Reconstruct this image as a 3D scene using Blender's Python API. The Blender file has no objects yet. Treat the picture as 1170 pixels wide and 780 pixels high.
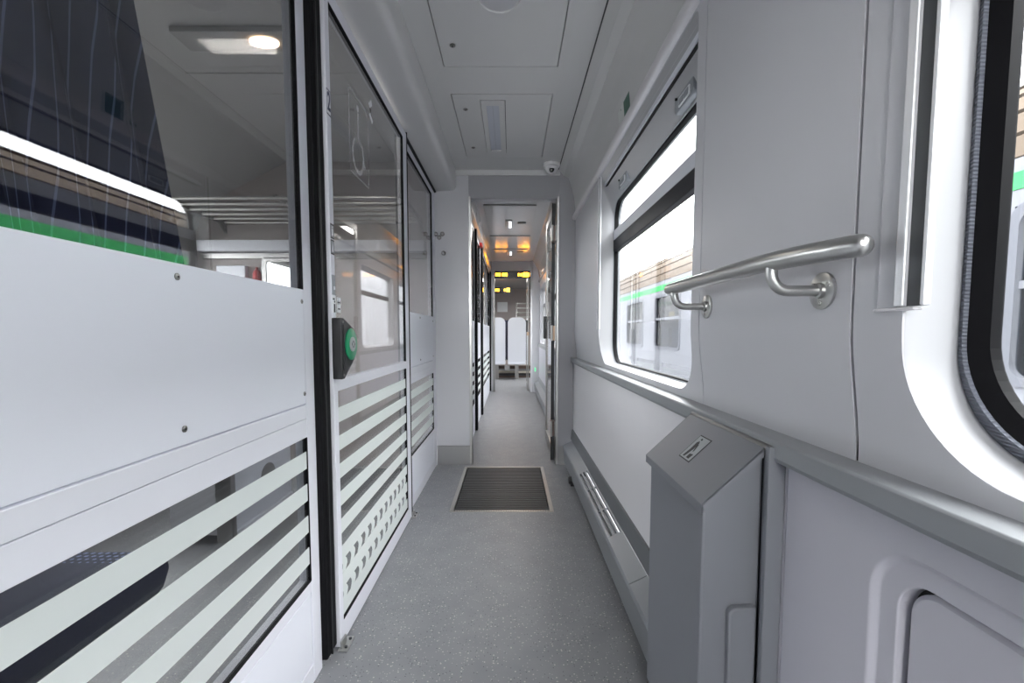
import bpy, bmesh, math, random
from mathutils import Vector, Matrix, Euler
random.seed(7)
C = bpy.context.scene
COL = C.collection
PI = math.pi

# ---------------------------------------------------------------- camera
cam_d = bpy.data.cameras.new('camera'); cam = bpy.data.objects.new('camera', cam_d); COL.objects.link(cam)
cam_d.sensor_width = 36.0; cam_d.lens = 16.0; cam_d.clip_start = 0.02; cam_d.clip_end = 300
PITCH = math.radians(3.87)
cam.location = (0, 0, 1.0); cam.rotation_euler = (PI/2 - PITCH, 0, 0)
cam_d.shift_x = 1.0/1170; cam_d.shift_y = 25.6/1170
C.camera = cam
# ---------------------------------------------------------------- world, exposure
C.view_settings.view_transform = 'Standard'; C.view_settings.look = 'None'
C.view_settings.gamma = 1.0; C.view_settings.exposure = 2.58
w = bpy.data.worlds.new('sky'); C.world = w; w.use_nodes = True
bg = w.node_tree.nodes['Background']; bg.inputs['Color'].default_value = (0.98, 0.983, 1.0, 1); bg.inputs['Strength'].default_value = 2.2
try:
    C.cycles.max_bounces = 14; C.cycles.diffuse_bounces = 9; C.cycles.glossy_bounces = 6
    C.cycles.transparent_max_bounces = 24; C.cycles.sample_clamp_indirect = 8; C.cycles.caustics_reflective = False
except Exception: pass

def area(name, loc, rot, sx, sy, energy=0, color=(1,1,1), portal=False):
    d = bpy.data.lights.new(name, 'AREA'); d.shape = 'RECTANGLE'; d.size = sx; d.size_y = sy; d.energy = energy; d.color = color
    o = bpy.data.objects.new(name, d); COL.objects.link(o); o.location = loc; o.rotation_euler = rot
    if portal: d.cycles.is_portal = True
    return o
# sky portals on the window openings (they only steer the sampling of the sky)
RX = (0, PI/2, 0)      # emits towards -x
LX = (0, -PI/2, 0)
area('window_portal', (.60, 1.83, 1.26), RX, .86, 1.25, portal=True)
area('window_portal', (.60, -.05, 1.26), RX, .86, 1.25, portal=True)
area('window_portal', (.60, 5.45, 1.26), RX, .86, 1.3, portal=True)
area('window_portal', (.60, 6.95, 1.26), RX, .86, .9, portal=True)
area('window_portal', (-2.42, 2.15, 1.27), LX, .85, 2.1, portal=True)
area('window_portal', (-1.72, 9.9, 1.3), LX, .9, 3.0, portal=True)
area('window_portal', (1.42, 9.9, 1.3), RX, .9, 3.0, portal=True)
# portals, an added fill lamp, then the carriage's own ceiling lights (dimmed by day)
area('window_portal', (-1.76, -1.7, 1.45), LX, 1.0, .7, portal=True)
area('window_portal', (-.07, -2.2, 1.5), (-PI/2,0,0), 1.0, 1.1, portal=True)
area('rear_fill_light', (-.095, -1.55, 2.165), (0,0,0), .12, .8, 4, (1,.97,.93))  # unseen lamp added behind the camera as fill, no fixture
area('compartment_lamp_light', (-1.06, 1.98, 2.19), (0,0,0), .4, .1, 1.2, (1,.93,.85))
area('far_corridor_lamp_light', (-.03, 5.3, 2.15), (0,0,0), .12, .6, 1.5, (1,.97,.93))
area('far_saloon_lamp_light', (0, 9.5, 2.15), (0,0,0), .3, 1.6, 3, (1,.96,.9))

# ---------------------------------------------------------------- materials
def lin(c):
    return tuple((v/255/12.92 if v/255 <= .04045 else ((v/255+.055)/1.055)**2.4) for v in c)
M = {}
def mat(name, rgb, rough=.5, metal=0, bump=0, bscale=300, noise=0, nscale=4, coat=0, spec=.5, sheen=0, brushed=None):
    m = bpy.data.materials.new(name); m.use_nodes = True; nt = m.node_tree; N = nt.nodes; L = nt.links
    p = N['Principled BSDF']; c = lin(rgb)
    p.inputs['Base Color'].default_value = (*c, 1); p.inputs['Roughness'].default_value = rough
    p.inputs['Metallic'].default_value = metal; p.inputs['Specular IOR Level'].default_value = spec
    if coat: p.inputs['Coat Weight'].default_value = coat; p.inputs['Coat Roughness'].default_value = .08
    tc = N.new('ShaderNodeTexCoord')
    if noise:
        n = N.new('ShaderNodeTexNoise'); n.inputs['Scale'].default_value = nscale; n.inputs['Detail'].default_value = 6
        L.new(tc.outputs['Object'], n.inputs['Vector'])
        r = N.new('ShaderNodeMapRange'); r.inputs['To Min'].default_value = 1-noise; r.inputs['To Max'].default_value = 1+noise
        L.new(n.outputs['Fac'], r.inputs['Value'])
        mx = N.new('ShaderNodeVectorMath'); mx.operation = 'SCALE'; mx.inputs[0].default_value = c
        L.new(r.outputs[0], mx.inputs['Scale']); L.new(mx.outputs[0], p.inputs['Base Color'])
        rr_ = N.new('ShaderNodeMapRange'); rr_.inputs['To Min'].default_value = rough*.9; rr_.inputs['To Max'].default_value = min(1, rough*1.12)
        L.new(n.outputs['Fac'], rr_.inputs['Value']); L.new(rr_.outputs[0], p.inputs['Roughness'])
    if bump:
        n = N.new('ShaderNodeTexNoise'); n.inputs['Scale'].default_value = bscale; n.inputs['Detail'].default_value = 3
        mp = N.new('ShaderNodeMapping')
        if brushed: mp.inputs['Scale'].default_value = brushed
        L.new(tc.outputs['Object'], mp.inputs['Vector']); L.new(mp.outputs[0], n.inputs['Vector'])
        b = N.new('ShaderNodeBump'); b.inputs['Strength'].default_value = bump; b.inputs['Distance'].default_value = .001
        L.new(n.outputs['Fac'], b.inputs['Height']); L.new(b.outputs[0], p.inputs['Normal'])
    M[name] = m; return m
mat('wall_grey', (200,200,204), .38, noise=.02, bump=.05, bscale=500)
mat('wall_lower_dim', (190,189,197), .36, noise=.02, bump=.04, bscale=500)  # wall_lower darkened: shade on the near lower panels is put into the colour
mat('wall_lower', (226,224,227), .34, noise=.02, bump=.04, bscale=500)
mat('white_frame', (226,228,236), .30, noise=.015)
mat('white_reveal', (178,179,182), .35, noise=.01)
mat('ceiling_paint', (214,214,214), .30, noise=.02)
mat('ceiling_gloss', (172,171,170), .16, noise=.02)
mat('alu_panel', (236,238,246), .42, noise=.01, metal=.0)
mat('alu_frame', (232,233,240), .42, noise=.01)
mat('steel', (190,190,188), .33, 1, noise=.02)
mat('satin_alu', (226,227,230), .38, .35)
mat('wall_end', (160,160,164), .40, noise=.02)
mat('steel_plain', (150,148,146), .34, 1, noise=.05)
mat('steel_kick', (165,165,165), .36, .85, noise=.05, bump=.04)
mat('bin_grey', (126,128,134), .40, .12, bump=.10, bscale=900, noise=.02)
mat('ledge_grey', (146,149,152), .40, .2, noise=.03, bump=.05, bscale=400)
mat('strip_grey', (104,106,110), .45, .1, noise=.03)
mat('heater_grey', (134,137,141), .40, .2, noise=.04, bump=.04)
mat('slot_dark', (70,72,75), .5, .3)
mat('gap_dark', (30,30,32), .8)
mat('rubber', (13,13,16), .6, spec=.15)
mat('black_plastic', (26,26,28), .42, coat=.2)
mat('green_button', (0,150,100), .30, coat=.4)
mat('grey_button', (180,184,186), .35)
mat('sticker_white', (236,238,240), .4)
mat('sticker_grey', (150,155,160), .4)
mat('ink_black', (20,20,24), .5)
mat('ink_navy', (45,48,80), .5)
mat('sign_green', (0,92,66), .35)
mat('sign_white', (225,228,226), .35)
mat('red_plastic', (170,30,30), .4)
mat('navy_band', (22,24,32), .45, spec=.2)
mat('peach_wall', (170,160,157), .5, noise=.02)
mat('comp_wall', (176,175,174), .5, noise=.03)
mat('comp_ceiling', (184,183,182), .45, noise=.02)
mat('seat_shell', (226,229,238), .30, noise=.01)
mat('tan_hinge', (176,150,128), .38, .5, noise=.08, nscale=60)
mat('bronze_hinge', (120,104,98), .38, .6, noise=.1, nscale=60)
mat('slat_dark', (50,51,54), .42, .4, bump=.2, bscale=400)
mat('mat_steel', (176,172,168), .33, .9, noise=.05)
mat('dome_white', (225,225,226), .3)
mat('lens_black', (14,14,16), .08, coat=.8)
mat('cord_cream', (200,192,176), .6)
mat('brown_trim', (92,74,64), .5)
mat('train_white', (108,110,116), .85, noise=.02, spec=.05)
mat('train_green', (56,140,80), .85, spec=.05)
mat('train_roof', (88,79,70), .9, spec=.05, noise=.06, nscale=3)
mat('train_roof_dark', (78,70,64), .9, spec=.05)
mat('train_frame', (88,90,96), .8, spec=.05)
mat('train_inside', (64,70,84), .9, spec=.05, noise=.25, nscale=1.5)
mat('yellow_paper', (232,196,70), .6)
mat('gravel', (96,94,90), .9, noise=.3, nscale=30, bump=.6, bscale=40)
mat('led_black', (16,16,18), .25)

def floor_mat():
    m = bpy.data.materials.new('speckled_floor'); m.use_nodes = True; nt = m.node_tree; N = nt.nodes; L = nt.links
    p = N['Principled BSDF']; p.inputs['Roughness'].default_value = .42
    tc = N.new('ShaderNodeTexCoord')
    n = N.new('ShaderNodeTexNoise'); n.inputs['Scale'].default_value = 9; n.inputs['Detail'].default_value = 8
    L.new(tc.outputs['Object'], n.inputs['Vector'])
    cr = N.new('ShaderNodeValToRGB'); cr.color_ramp.elements[0].position=.3; cr.color_ramp.elements[1].position=.7
    cr.color_ramp.elements[0].color = (*lin((124,125,129)),1); cr.color_ramp.elements[1].color = (*lin((134,135,138)),1)
    L.new(n.outputs['Fac'], cr.inputs[0]); cur = cr.outputs[0]
    for sc, thr, keep, col in ((75, .17, .88, (190,188,180)), (140, .24, .90, (168,168,164)), (110, .17, .90, (66,68,74))):
        v = N.new('ShaderNodeTexVoronoi'); v.inputs['Scale'].default_value = sc; v.voronoi_dimensions = '2D'; v.inputs['Randomness'].default_value = 1
        L.new(tc.outputs['Object'], v.inputs['Vector'])
        a = N.new('ShaderNodeMath'); a.operation = 'LESS_THAN'; a.inputs[1].default_value = thr; L.new(v.outputs['Distance'], a.inputs[0])
        s = N.new('ShaderNodeSeparateColor'); L.new(v.outputs['Color'], s.inputs[0])
        g = N.new('ShaderNodeMath'); g.operation = 'GREATER_THAN'; g.inputs[1].default_value = keep; L.new(s.outputs[0], g.inputs[0])
        mu = N.new('ShaderNodeMath'); mu.operation = 'MULTIPLY'; L.new(a.outputs[0], mu.inputs[0]); L.new(g.outputs[0], mu.inputs[1])
        mx = N.new('ShaderNodeMix'); mx.data_type = 'RGBA'; L.new(mu.outputs[0], mx.inputs['Factor'])
        L.new(cur, mx.inputs['A']); mx.inputs['B'].default_value = (*lin(col),1); cur = mx.outputs['Result']
    L.new(cur, p.inputs['Base Color'])
    b = N.new('ShaderNodeBump'); b.inputs['Strength'].default_value = .12; b.inputs['Distance'].default_value = .001
    n2 = N.new('ShaderNodeTexNoise'); n2.inputs['Scale'].default_value = 350; L.new(tc.outputs['Object'], n2.inputs['Vector'])
    L.new(n2.outputs['Fac'], b.inputs['Height']); L.new(b.outputs[0], p.inputs['Normal'])
    M['floor'] = m
floor_mat()
def glass_mat(name, tint, refl=1.0, f0=.045):
    m = bpy.data.materials.new(name); m.use_nodes = True; nt = m.node_tree; N = nt.nodes; L = nt.links
    N.remove(N['Principled BSDF']); out = N['Material Output']
    t = N.new('ShaderNodeBsdfTransparent'); t.inputs[0].default_value = (*tint,1)
    g = N.new('ShaderNodeBsdfGlossy'); g.inputs['Roughness'].default_value = 0.0; g.inputs['Color'].default_value = (refl,refl,refl,1)
    # Schlick from the incidence angle, the same on both faces of the pane
    lw = N.new('ShaderNodeLayerWeight'); lw.inputs['Blend'].default_value = .5
    pw = N.new('ShaderNodeMath'); pw.operation = 'POWER'; pw.inputs[1].default_value = 5.0
    L.new(lw.outputs['Facing'], pw.inputs[0])
    ma = N.new('ShaderNodeMath'); ma.operation = 'MULTIPLY_ADD'; ma.inputs[1].default_value = 1-f0; ma.inputs[2].default_value = f0
    L.new(pw.outputs[0], ma.inputs[0])
    mx = N.new('ShaderNodeMixShader'); L.new(ma.outputs[0], mx.inputs[0]); L.new(t.outputs[0], mx.inputs[1]); L.new(g.outputs[0], mx.inputs[2])
    L.new(mx.outputs[0], out.inputs['Surface']); M[name] = m
glass_mat('window_glass', (.97,.98,.98)); glass_mat('partition_glass', (.80,.81,.815), f0=.075); glass_mat('train_glass', (.5,.53,.58), refl=.12)
def frost():
    m = bpy.data.materials.new('frosted_film'); m.use_nodes = True; nt = m.node_tree; N = nt.nodes; L = nt.links
    N.remove(N['Principled BSDF']); out = N['Material Output']
    d = N.new('ShaderNodeBsdfDiffuse'); d.inputs[0].default_value = (*lin((236,240,238)),1)
    tl = N.new('ShaderNodeBsdfTranslucent'); tl.inputs[0].default_value = (*lin((232,238,236)),1)
    tr = N.new('ShaderNodeBsdfTransparent'); tr.inputs[0].default_value = (.95,.97,.97,1)
    a = N.new('ShaderNodeMixShader'); a.inputs[0].default_value = .25; L.new(d.outputs[0], a.inputs[1]); L.new(tl.outputs[0], a.inputs[2])
    b = N.new('ShaderNodeMixShader'); b.inputs[0].default_value = .10; L.new(a.outputs[0], b.inputs[1]); L.new(tr.outputs[0], b.inputs[2])
    L.new(b.outputs[0], out.inputs['Surface']); M['frost'] = m
frost()
def etched():
    m = bpy.data.materials.new('etched_outline'); m.use_nodes = True; nt = m.node_tree; N = nt.nodes; L = nt.links
    N.remove(N['Principled BSDF']); out = N['Material Output']
    d = N.new('ShaderNodeBsdfDiffuse'); d.inputs[0].default_value = (.7,.7,.72,1); tr = N.new('ShaderNodeBsdfTransparent')
    b = N.new('ShaderNodeMixShader'); b.inputs[0].default_value = .72; L.new(d.outputs[0], b.inputs[1]); L.new(tr.outputs[0], b.inputs[2])
    L.new(b.outputs[0], out.inputs['Surface']); M['etched'] = m
etched()
def emis(name, rgb, s):
    m = bpy.data.materials.new(name); m.use_nodes = True; p = m.node_tree.nodes['Principled BSDF']
    p.inputs['Base Color'].default_value = (*lin(rgb),1); p.inputs['Emission Color'].default_value = (*lin(rgb),1); p.inputs['Emission Strength'].default_value = s
    M[name] = m
emis('led_orange', (255,160,30), 3.2); emis('lamp_warm', (255,214,165), 2.5); emis('lamp_dim', (200,204,214), .0); emis('lamp_small', (240,244,255), .45); emis('green_led', (40,220,120), 1.0)
def mirror():
    mat('mirror', (225,228,228), .02, 1)
mirror()
def fabric(name, base, dot, scale):
    m = bpy.data.materials.new(name); m.use_nodes = True; nt = m.node_tree; N = nt.nodes; L = nt.links
    p = N['Principled BSDF']; p.inputs['Roughness'].default_value = .9
    tc = N.new('ShaderNodeTexCoord'); v = N.new('ShaderNodeTexVoronoi'); v.inputs['Scale'].default_value = scale; v.inputs['Randomness'].default_value = 0
    L.new(tc.outputs['Object'], v.inputs['Vector'])
    a = N.new('ShaderNodeMath'); a.operation = 'LESS_THAN'; a.inputs[1].default_value = .27; L.new(v.outputs['Distance'], a.inputs[0])
    mx = N.new('ShaderNodeMix'); mx.data_type = 'RGBA'; L.new(a.outputs[0], mx.inputs['Factor']); mx.inputs['A'].default_value = (*lin(base),1); mx.inputs['B'].default_value = (*lin(dot),1)
    L.new(mx.outputs['Result'], p.inputs['Base Color']); M[name] = m
fabric('dotted_fabric', (42,46,72), (140,154,196), 62)
def curtain_mat():
    m = bpy.data.materials.new('curtain_cloth'); m.use_nodes = True; nt = m.node_tree; N = nt.nodes; L = nt.links
    p = N['Principled BSDF']; p.inputs['Roughness'].default_value = .85
    tc = N.new('ShaderNodeTexCoord'); sp = N.new('ShaderNodeSeparateXYZ'); L.new(tc.outputs['Object'], sp.inputs[0])
    m1 = N.new('ShaderNodeMath'); m1.operation = 'MULTIPLY'; m1.inputs[1].default_value = 42; L.new(sp.outputs['Y'], m1.inputs[0])
    fr_ = N.new('ShaderNodeMath'); fr_.operation = 'FRACT'; L.new(m1.outputs[0], fr_.inputs[0])
    lt = N.new('ShaderNodeMath'); lt.operation = 'LESS_THAN'; lt.inputs[1].default_value = .09; L.new(fr_.outputs[0], lt.inputs[0])
    mx = N.new('ShaderNodeMix'); mx.data_type = 'RGBA'; L.new(lt.outputs[0], mx.inputs['Factor']); mx.inputs['A'].default_value = (*lin((46,50,78)),1); mx.inputs['B'].default_value = (*lin((112,122,158)),1)
    L.new(mx.outputs['Result'], p.inputs['Base Color']); M['curtain_cloth'] = m
curtain_mat()
def gasket_mat():
    m = mat('ribbed_gasket', (110,114,124), .35, .3); nt = m.node_tree; N = nt.nodes; L = nt.links
    tc = N.new('ShaderNodeTexCoord'); wv = N.new('ShaderNodeTexWave'); wv.bands_direction = 'Z'; wv.inputs['Scale'].default_value = 70
    L.new(tc.outputs['Object'], wv.inputs['Vector']); b = N.new('ShaderNodeBump'); b.inputs['Strength'].default_value = .8; b.inputs['Distance'].default_value = .002
    L.new(wv.outputs['Color'], b.inputs['Height']); L.new(b.outputs[0], N['Principled BSDF'].inputs['Normal'])
gasket_mat()

# ---------------------------------------------------------------- mesh builder
class MB:
    def __init__(s): s.v = []; s.f = []; s.sm = set()
    def add(s, vs, fs, smooth=False):
        b = len(s.v); s.v += [tuple(v) for v in vs]
        for f in fs:
            if smooth: s.sm.add(len(s.f))
            s.f.append(tuple(b+i for i in f))
        return s
    def box(s, x0,x1,y0,y1,z0,z1):
        return s.add([(x0,y0,z0),(x1,y0,z0),(x1,y1,z0),(x0,y1,z0),(x0,y0,z1),(x1,y0,z1),(x1,y1,z1),(x0,y1,z1)],
                     [(0,3,2,1),(4,5,6,7),(0,1,5,4),(1,2,6,5),(2,3,7,6),(3,0,4,7)])
    def prism(s, poly, axis, a0, a1, smooth=False):
        """poly of 2-tuples in the other two axes (in xyz order), extruded along axis"""
        def P(p, a): return {'x':(a,p[0],p[1]),'y':(p[0],a,p[1]),'z':(p[0],p[1],a)}[axis]
        n = len(poly); vs = [P(p,a0) for p in poly]+[P(p,a1) for p in poly]
        s.add(vs, [tuple(range(n)), tuple(range(2*n-1,n-1,-1))])
        b = len(s.v)-2*n
        for i in range(n):
            if smooth: s.sm.add(len(s.f))
            s.f.append((b+i, b+(i+1)%n, b+n+(i+1)%n, b+n+i))
        return s
    def sections(s, secs, closed=True, smooth=False):
        n = len(secs[0]); vs = [p for sec in secs for p in sec]; fs = []; m = len(secs)
        for k in range(m if closed else m-1):
            for i in range(n):
                j = (i+1)%n; k2 = (k+1)%m
                fs.append((k*n+i, k*n+j, k2*n+j, k2*n+i))
        return s.add(vs, fs, smooth)
    def tube(s, path, r, n=16, caps=True, rs=None):
        path = [Vector(p) for p in path]; rings = []; up = None
        for i, p in enumerate(path):
            t = (path[min(i+1,len(path)-1)]-path[max(i-1,0)]).normalized()
            if up is None:
                up = t.orthogonal().normalized()
            up = (up - t*up.dot(t)).normalized(); q = t.cross(up); R = rs[i] if rs else r
            rings.append([tuple(p + (up*math.cos(2*PI*k/n)+q*math.sin(2*PI*k/n))*R) for k in range(n)])
        b = len(s.v); s.sections(rings, closed=False, smooth=True)
        if caps:
            m = len(rings); s.f.append(tuple(b+k for k in range(n))); s.f.append(tuple(b+(m-1)*n+k for k in reversed(range(n))))
        return s
    def cyl(s, c, axis, r, L, n=24):
        a = Vector({'x':(1,0,0),'y':(0,1,0),'z':(0,0,1)}[axis]); c = Vector(c)
        return s.tube([c, c+a*L], r, n)
    def lathe(s, c, axis, prof, n=32):
        """prof list of (radius, offset along axis)"""
        a = Vector({'x':(1,0,0),'y':(0,1,0),'z':(0,0,1)}[axis]); u = a.orthogonal().normalized(); v = a.cross(u); c = Vector(c)
        rings = [[tuple(c+a*h+(u*math.cos(2*PI*k/n)+v*math.sin(2*PI*k/n))*max(r,1e-5)) for k in range(n)] for r,h in prof]
        return s.sections(rings, closed=False, smooth=True)
    def build(s, name, m, parent=None, bevel=0, seg=2, pre=None, loc=(0,0,0)):
        me = bpy.data.meshes.new(name); me.from_pydata(s.v, [], s.f)
        for i in s.sm: me.polygons[i].use_smooth = True
        bm = bmesh.new(); bm.from_mesh(me)
        hard = bool(s.sm)
        if pre: pre(bm)
        bmesh.ops.remove_doubles(bm, verts=bm.verts, dist=1e-6)
        bmesh.ops.recalc_face_normals(bm, faces=bm.faces)
        L = Vector(loc)
        if parent is not None: L = L - Vector(parent.get('_org', (0,0,0)))
        if L.length: bmesh.ops.translate(bm, verts=bm.verts, vec=L)
        if hard or pre is not None:
            for e in bm.edges:
                if len(e.link_faces) == 2 and e.calc_face_angle(0) > .7: e.smooth = False
        bm.to_mesh(me); bm.free()
        me.materials.append(M[m] if isinstance(m, str) else m)
        o = bpy.data.objects.new(name, me); COL.objects.link(o)
        if parent is not None: o.parent = parent; o['_org'] = parent.get('_org', (0,0,0))
        if bevel:
            b = o.modifiers.new('bevel', 'BEVEL'); b.width = bevel; b.segments = seg; b.limit_method = 'ANGLE'; b.angle_limit = math.radians(40)
        return o
def tag(o, label=None, cat=None, group=None, kind=None):
    if label: o['label'] = label
    if cat: o['category'] = cat
    if group: o['group'] = group
    if kind: o['kind'] = kind
    return o
def empty(name, loc, label=None, cat=None, group=None, kind=None):
    o = bpy.data.objects.new(name, None); COL.objects.link(o); o.location = loc; o['_org'] = tuple(loc); o.empty_display_size = .05
    return tag(o, label, cat, group, kind)
def struct(name, loc=(0,0,0), label=None): return empty(name, loc, label, None, None, 'structure')
def box(*a): return MB().box(*a)
def dup(o, parent=None):
    c = o.copy(); COL.objects.link(c)
    if parent is not None: c.parent = parent
    for ch in list(o.children): dup(ch, c)
    return c
def rr(a0,a1,b0,b1, r0, r1=None, k=14):
    """rounded rectangle loop; r0 radius at low b, r1 at high b"""
    if r1 is None: r1 = r0
    out = []
    for ca, cb, r, st in ((a1,b0,r0,-90),(a1,b1,r1,0),(a0,b1,r1,90),(a0,b0,r0,180)):
        sa = -1 if ca == a1 else 1; sb = -1 if cb == b1 else 1
        cx, cy = ca+sa*r, cb+sb*r
        for j in range(k+1):
            t = math.radians(st+90*j/k); out.append((cx+r*math.cos(t), cy+r*math.sin(t)))
    return out
def outer(a0,a1,b0,b1, r0, r1, k=14):
    """square loop matched point for point with rr() (r = the inner loop's radii)"""
    out = []
    for ca, cb, r, first in ((a1,b0,r0,'a'),(a1,b1,r1,'b'),(a0,b1,r1,'a'),(a0,b0,r0,'b')):
        sa = -1 if ca == a1 else 1; sb = -1 if cb == b1 else 1
        for j in range(k+1):
            t = j/k
            if t <= .5:
                q = 1-2*t; out.append((ca+sa*r*q, cb) if first == 'a' else (ca, cb+sb*r*q))
            else:
                q = 2*t-1; out.append((ca, cb+sb*r*q) if first == 'a' else (ca+sa*r*q, cb))
    return out
def yz(loop, x): return [(x,a,b) for a,b in loop]
def xy(loop, z): return [(a,b,z) for a,b in loop]
def ring(lo, li, x0, x1): return MB().sections([yz(lo,x0), yz(li,x0), yz(li,x1), yz(lo,x1)])
def textmesh(s, size, depth, mx, m, name, parent):
    cu = bpy.data.curves.new('t', 'FONT'); cu.body = s; cu.size = size; cu.extrude = depth; cu.offset = size*.02; cu.align_x = 'CENTER'; cu.align_y = 'CENTER'
    t = bpy.data.objects.new('t', cu); COL.objects.link(t)
    dg = bpy.context.evaluated_depsgraph_get(); me = bpy.data.meshes.new_from_object(t.evaluated_get(dg)); bpy.data.objects.remove(t); bpy.data.curves.remove(cu)
    me.transform(mx); me.transform(Matrix.Translation(-Vector(parent.get('_org',(0,0,0)))))
    me.materials.clear(); me.materials.append(M[m]); me.name = name
    o = bpy.data.objects.new(name, me); COL.objects.link(o); o.parent = parent; return o

XR = .475
def prof(z):
    t = min(1, max(0, (1.02-z)/.20))
    return .017*t*t*(3-2*t)
def curve_wall(bm):
    for z in [.82+.01*i for i in range(21)]+[1.1,1.3,1.5]:
        bmesh.ops.bisect_plane(bm, geom=bm.verts[:]+bm.edges[:]+bm.faces[:], plane_co=(0,0,z), plane_no=(0,0,1))
    for v in bm.verts: v.co.x += prof(v.co.z)
    for f in bm.faces: f.smooth = True

# ================================================================ SETTING
YB, YE = -2.1, 3.42            # rear and front ends of the corridor section
# ---- floor
f = struct('floor', (0,0,0), 'grey speckled rubber floor running down the corridor')
MX0, MX1, MY0, MY1 = -.347, .240, 2.487, 3.352
fb = MB()
for a in ((-2.35,MX0,YB,13.6),(MX1,1.4,YB,13.6),(MX0,MX1,YB,MY0),(MX0,MX1,MY1,13.6)): fb.box(a[0],a[1],a[2],a[3],-.05,0)
fb.build('floor_covering', 'floor', f)
box(MX0,MX1,MY0,MY1,-.05,-.03).build('mat_well', 'gap_dark', f)

# ---- right wall
wr = struct('wall_right', (.48,0,0), 'light grey moulded wall on the right with rounded window openings')
def holed(y0,y1,z0,z1,hy0,hy1,hz0,hz1,r0,r1,name,m,x0=XR,x1=XR+.085, pre=curve_wall, parent=None):
    return MB().sections([yz(outer(y0,y1,z0,z1,r0,r1),x0), yz(rr(hy0,hy1,hz0,hz1,r0,r1),x0), yz(rr(hy0,hy1,hz0,hz1,r0,r1),x1), yz(outer(y0,y1,z0,z1,r0,r1),x1)]).build(name, m, parent or wr, pre=pre)
W1 = (1.208, 2.480, .838, 1.826)   # far window opening  (y0,y1,z0,z1)
W0 = (-.72, .555, .838, 1.826)     # near window opening
holed(1.1570,YE,.80,1.86,*W1,.125,.03,'wall_panel','wall_grey')
box(XR,XR+.085,.6410,1.1530,.80,1.86).build('wall_panel','wall_grey',wr,pre=curve_wall)
holed(-1.0,.6345,.80,1.86,*W0,.14,.03,'wall_panel','wall_grey')
box(XR,XR+.085,YB,-1.003,.80,1.86).build('wall_panel','wall_grey',wr,pre=curve_wall)
box(XR+.02,XR+.085,.63,.65,.8,1.86).build('joint_seal','gap_dark',wr)
box(XR+.02,XR+.085,1.148,1.164,.8,1.86).build('joint_seal','gap_dark',wr)
# lower wall panels
box(.470,.56,1.10,YE,.20,.80).build('lower_panel','wall_lower',wr)
box(.470,.56,.76,1.0985,.05,.80).build('lower_panel','wall_lower_dim',wr)
LO = rr(-.45,.575,.26,.738,.07); 
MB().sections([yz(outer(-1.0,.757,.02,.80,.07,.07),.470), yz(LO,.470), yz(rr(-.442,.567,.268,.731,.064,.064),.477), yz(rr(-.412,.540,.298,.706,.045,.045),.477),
     yz(rr(-.412,.540,.298,.706,.045,.045),.50), yz(outer(-1.0,.757,.02,.80,.07,.07),.56)], closed=False, smooth=False).build('lower_panel','wall_lower_dim',wr,bevel=.002)
box(.470,.56,YB,-1.003,.02,.80).build('lower_panel','wall_lower',wr)
lp = rr(-.402,.533,.306,.700,.04)
MB().sections([yz(rr(-.397,.528,.311,.695,.036),.484), yz(lp,.488), yz(lp,.52)],closed=False,smooth=True).add(yz(rr(-.397,.528,.311,.695,.036),.484),[tuple(range(60))]).build('access_flap','wall_lower_dim',wr)
box(.498,.56,-.46,.60,.25,.75).build('flap_backing','gap_dark',wr)
# ledge (continuous grey sill)
led = empty('window_sill_ledge', (.47,1,.8), 'long satin grey sill ledge running under the windows above the lower wall panels', 'ledge')
MB().prism([(.5,.819),(.487,.818),(.4505,.817),(.4475,.814),(.4475,.788),(.452,.780),(.5,.780)],'y',YB,YE-.002,).build('sill_bar','ledge_grey',led,bevel=.0012,seg=2)

# pelmet bar + cove
MB().prism([(.475+.02*0,1.83)]+[(.463-.012*math.sin(t),1.850-.022*math.cos(t)) for t in [i*PI/8 for i in range(9)]]+[(.475,1.872),(.50,1.872),(.50,1.83)],'y',YB,YE-.002,smooth=True).build('pelmet_rail','wall_lower',wr)
cv = [(.475,1.865),(.472,1.92),(.462,1.99),(.445,2.06),(.422,2.13),(.385,2.15),(.350,2.19)]
MB().prism(cv+[(.56,2.19),(.56,1.865)],'y',YB,YE).build('cove_panel','ceiling_paint',wr)

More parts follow.
